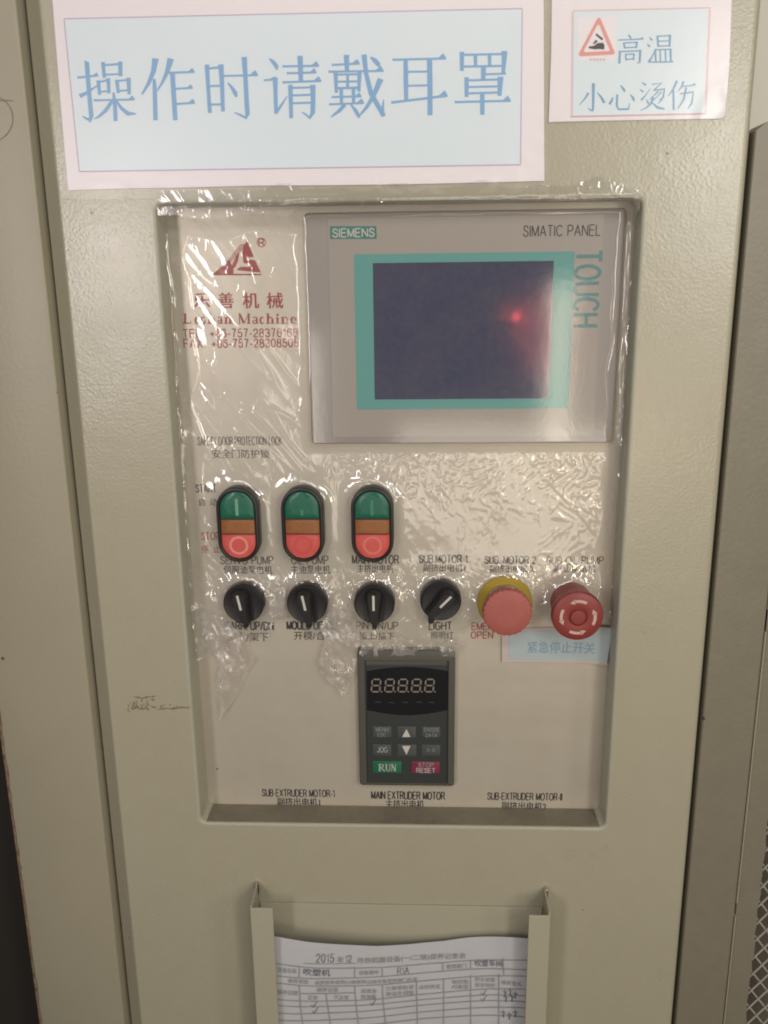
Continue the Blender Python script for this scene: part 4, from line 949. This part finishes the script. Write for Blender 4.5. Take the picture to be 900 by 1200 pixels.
def scrap(name, outline, seed, lift=.004, m='film_crumpled'):
    """crumpled torn flap; outline in photo points on the plate"""
    P_ = [at(x, y, PY - .004) for x, y in outline]
    x0_, x1_ = min(p.x for p in P_), max(p.x for p in P_); z0_, z1_ = min(p.z for p in P_), max(p.z for p in P_)
    def inside(x, z):
        c_ = False; n = len(P_)
        for i in range(n):
            a, b = P_[i], P_[i - 1]
            if (a.z > z) != (b.z > z) and x < (b.x - a.x) * (z - a.z) / (b.z - a.z) + a.x: c_ = not c_
        return c_
    st = .0007; ids = {}; V_ = []; cr_ = []
    cx, cz = (x0_ + x1_) / 2, (z0_ + z1_) / 2
    for layer in (0, 1):
        for j in range(int((z1_ - z0_) / st) + 1):
            for i in range(int((x1_ - x0_) / st) + 1):
                x, z = x0_ + i * st, z0_ + j * st
                jx = .0012 * noise.noise(Vector((x * 300, z * 300, seed + layer)))
                if not inside(x + jx, z + jx): continue
                if layer and nz(Vector((x, 0, z)), 60, seed + 4) < -.05: continue
                p = Vector((x, 0, z))
                h = lift * (.5 + .5 * layer) + .0024 * abs(noise.noise(Vector((x * 75, z * 40, seed + layer * 3)))) * 2 + .0008 * abs(noise.noise(Vector((x * 190, z * 110, seed + 2)))) * 2
                ids[(layer, i, j)] = len(V_); V_.append(Vector((x, PY - .0008 - h, z))); cr_.append(.45 + .9 * nz(p, 90, seed))
    F_ = []
    for (l, i, j), a in ids.items():
        b, c, d = ids.get((l, i + 1, j)), ids.get((l, i + 1, j + 1)), ids.get((l, i, j + 1))
        if None not in (b, c, d): F_.append((a, b, c, d))
    mb = MB(); mb.v = V_; mb.f = F_
    o = mb.build(name, M[m], film, smooth=60)
    t_ = o.data.attributes.new('fleck', 'FLOAT', 'POINT'); t_.data.foreach_set('value', [1.0] * len(cr_))
    t_ = o.data.attributes.new('crumple', 'FLOAT', 'POINT'); t_.data.foreach_set('value', [min(max(c, 0), 1) for c in cr_])
    return o
scrap('torn_flap', [(236, 715), (262, 722), (290, 748), (298, 772), (286, 800), (276, 818), (262, 838), (256, 848), (259, 826), (252, 800), (258, 780), (246, 752), (236, 742)], 1.0, .005)
scrap('torn_flap', [(388, 712), (412, 716), (424, 745), (420, 768), (412, 800), (404, 818), (392, 806), (378, 794), (372, 776), (380, 752), (376, 730)], 2.0, .006)
scrap('torn_flap', [(310, 690), (336, 684), (334, 706), (338, 722), (330, 727), (318, 720), (311, 708)], 3.0, .005)
scrap('torn_flap', [(424, 752), (470, 746), (520, 750), (544, 748), (540, 762), (534, 768), (500, 766), (460, 767), (420, 768)], 4.0, .006)

# ================================================================ DOCUMENT POCKET
PZT = Z0 - .4585; PD = .028
pk = thing('document_pocket', (-.017, 0, Z0 - .70), 'beige sheet metal document pocket welded to the door below the control plate', 'document pocket')
px0, px1 = -.1302, .0968
zt_ = Z0 - .4625
def prism_side(x, sgn):
    mb_ = MB()
    mb_.box(x, x + sgn * .0012, -PD, -.0002, DB, PZT + .0) if sgn > 0 else mb_.box(x - .0012, x, -PD, -.0002, DB, PZT)
    return mb_
prism_side(px0, 1).build('side_wall', M['paint_pocket'], pk)
prism_side(px1, -1).build('side_wall', M['paint_pocket'], pk)
MB().box(px0 + .0, px0 + .0172, -PD - .0012, -PD, DB, PZT - .001, .0004).build('front_flange', M['paint_pocket'], pk)
MB().box(px1 - .0160, px1 + .0, -PD - .0012, -PD, DB, PZT - .003, .0004).build('front_flange', M['paint_pocket'], pk)
MB().box(px0 + .002, px1 - .002, -.0016, -.0004, DB, Z0 - .4765, .0003).build('back_plate', M['paint_pocket'], pk)
for x in (px0 - .001, px1 - .0005):
    mb = MB().box(x, x + .0022, -.005, -.0005, PZT - .010, PZT + .001, .0006); mb.build('weld_tab', M['chrome'], pk)

# record sheet standing in the pocket
PYY = -.014
rs = thing('record_sheet', (-.017, PYY, Z0 - .70), 'curled white maintenance record form with a printed table, standing in the pocket', 'paper form')
def rw(v_):
    t = (v_.x + .017) / .115
    v2 = v_.copy()
    v2.y += .006 * math.sin(t * 2.6) - .0025 * t * t + .0014 * noise.noise(Vector((v_.x * 22, v_.z * 16, 3)))
    return v2
top = [(312, 1089.5), (330, 1091.5), (360, 1096), (400, 1101), (440, 1105.5), (480, 1107.5), (520, 1107), (550, 1104), (580, 1102.8), (632, 1102.5)]
mb = MB(); rows = 26; vs = []; nxp = 60
def topy(px):
    for (a, b), (c, d) in zip(top, top[1:]):
        if px <= c: return b + (d - b) * (px - a) / (c - a)
    return top[-1][1]
for j in range(rows + 1):
    for i in range(nxp + 1):
        px = 312 + 320 * i / nxp; a = at(px, topy(px), PYY); b = at(px + (4 if i < 30 else 0) * 0, 1290, PYY)
        p = a.lerp(Vector((a.x, a.y, b.z)), j / rows); vs.append(rw(p))
mb.add(vs, [(j * (nxp + 1) + i, j * (nxp + 1) + i + 1, (j + 1) * (nxp + 1) + i + 1, (j + 1) * (nxp + 1) + i) for j in range(rows) for i in range(nxp)])
mb.build('paper', M['record'], rs, smooth=180)
LY = PYY - .0009
k = Ink(LY, warp=rw)
def ln(pts, w_=.9): k.stroke(*[(x, y, w_) for x, y in pts])
def hl(ya, yb, yc, x0=324, x1=622, w_=.9):
    """table row line sagging like the sheet: y at left, centre, right"""
    P_ = []
    for i in range(13):
        t = i / 12; x = 324 + (622 - 324) * t
        if x < x0 - 13 or x > x1 + 13: continue
        x = min(max(x, x0), x1); t = (x - 324) / 298
        y = ya * (1 - t) * (1 - 2 * t) + yb * 4 * t * (1 - t) + yc * t * (2 * t - 1)
        P_.append((x, y))
    ln(P_, w_)
hl(1122, 1132.5, 1128); hl(1136, 1143, 1139); hl(1144, 1152.5, 1146.5)
hl(1154, 1160, 1155, 352, 417); hl(1163, 1168.5, 1162); hl(1170, 1174.5, 1170); hl(1179, 1181, 1177); hl(1187, 1189, 1184.5); hl(1197, 1197, 1195)
for xa, ya, xb, yb in ((352, 1124, 352, 1138), (416, 1129, 416, 1141), (448, 1131, 448, 1143), (519, 1133, 519, 1142), (552, 1131, 552, 1141), (590, 1128, 591, 1147)): ln([(xa, ya), (xb, yb)], 1.0)
for x, y, dx in ((352, 1146, 5), (383, 1157, 6), (416, 1150, 5), (448, 1152, 4), (488, 1152, 1), (520, 1151, 0), (552, 1149, 0), (585, 1147, 0)): ln([(x, y), (x + dx * .3, 1172), (x + dx, 1200), (x + dx * 1.5, 1235)], 1.1)
ln([(357, 1121), (372, 1122), (417, 1124.5)], .8)
k.build('table_lines', M['form_line'], rs)
def rt(s, x0, x1, yc, h, m='form_text', tilt=1.2, bold=.008): txt(rs, s, x0, x1, yc - h / 2, yc + h / 2, LY - .0001, M[m], bold, tilt=tilt, warp=rw)
rt('2015', 372, 392, 1116, 9.5, 'pen', 1, -.01); rt('年', 396, 403.5, 1119, 7.5); rt('12', 405.5, 412.5, 1118.5, 8, 'pen', 0, -.01)
rt('月份机器设备(一/二级)保养记录表', 418.5, 546.5, 1124.5, 8, tilt=2.5)
rt('设备名称', 327, 349, 1129.5, 5.5); rt('吹塑机', 357, 388, 1132, 8, 'pen', 3, -.006); rt('设备编号', 421, 444, 1136.5, 5.5); rt('R1A', 466, 479, 1138, 7.5, 'pen', 0, -.01)
rt('使用部门', 523, 547, 1138, 5.5, tilt=-.6); rt('吹塑车间', 557, 589, 1134.5, 8.5, 'pen', -1.5, -.006)
rt('保养项目', 339, 362, 1142, 5); rt('请按保养规则(1)填保养(2)由设备使用部门负责', 370, 489, 1147.5, 5.5, tilt=4)
rt('保养日期', 327, 350, 1155, 5.5); rt('保养记录', 372, 397, 1153.5, 5); rt('正常', 362, 373, 1161.5, 5); rt('不正常', 392, 409, 1163.5, 5)
rt('润滑油', 423, 441, 1158, 5); rt('加油量', 423, 441, 1164.5, 5); rt('三角带松紧', 452, 485, 1158, 5); rt('清洁及调整', 452, 485, 1164.5, 5)
rt('点检状况', 491, 516, 1160, 5, tilt=0); rt('电控箱', 530, 549, 1156.5, 5, tilt=0); rt('内清理', 530, 549, 1162.5, 5, tilt=0)
rt('安全装置', 557, 581, 1154.5, 5, tilt=-.4); rt('是否完好', 557, 581, 1161, 5, tilt=-.4); rt('保养签名', 588, 611, 1157, 5, tilt=-.4)
k = Ink(LY - .0001, warp=rw)
for x, y in ((369, 1170), (370, 1177), (437, 1172), (567, 1170), (567, 1177)): k.stroke((x - 3, y, .8), (x - 1, y + 3, 1), (x + 4, y - 4, .6))
for x, y in ((592, 1168), (598, 1166), (604, 1169), (593, 1174), (600, 1173), (590, 1192), (597, 1194), (604, 1191)): k.stroke((x - 3, y, .6), (x + 3, y - 1, .8), (x - 1, y + 5, .7)); k.stroke((x, y - 3, .7), (x + 1, y + 6, .7))
k.build('handwriting', M['pen'], rs)['kind'] = 'stuff'

# ================================================================ a lit red counter behind the photographer, and an added glow disc, both mirrored in the screen
mled = bpy.data.materials.new('lit_red_digit'); mled.use_nodes = True
pb = mled.node_tree.nodes['Principled BSDF']; pb.inputs['Base Color'].default_value = (.3, .02, .02, 1)
pb.inputs['Emission Color'].default_value = (1, .10, .10, 1); pb.inputs['Emission Strength'].default_value = 30
p0 = at(604, 371, HY); d = (p0 - Vector((0, -DC, Z0))).normalized(); d.y *= -1
c = p0 + d * 1.7
mgl = bpy.data.materials.new('red_lit_cover'); mgl.use_nodes = True
pb = mgl.node_tree.nodes['Principled BSDF']; pb.inputs['Base Color'].default_value = (.3, .05, .05, 1)
pb.inputs['Emission Color'].default_value = (1, .16, .14, 1); pb.inputs['Emission Strength'].default_value = .9
led = MB().box(c.x - .0042, c.x + .0042, c.y, c.y + .01, c.z - .0095, c.z + .0095, .002).build('counter_lamp', mled, None, loc=tuple(c))
tag(led, 'small lit red digit reflected as a red dot in the dark screen', 'indicator lamp')
p1 = at(640, 392, HY); d = (p1 - Vector((0, -DC, Z0))).normalized(); d.y *= -1
c1 = p1 + d * 1.85
MB().rings([([(.075 * math.cos(R(a)), .12 * math.sin(R(a))) for a in range(0, 360, 12)], c1.y + .02), ([(.075 * math.cos(R(a)), .12 * math.sin(R(a))) for a in range(0, 360, 12)], c1.y + .005), ([(.06 * math.cos(R(a)), .10 * math.sin(R(a))) for a in range(0, 360, 12)], c1.y)][::-1], (c1.x, c1.z), True).build('lamp_cover', mgl, led, smooth=40)  # unseen glowing disc, added for the pinkish reflection in the screen
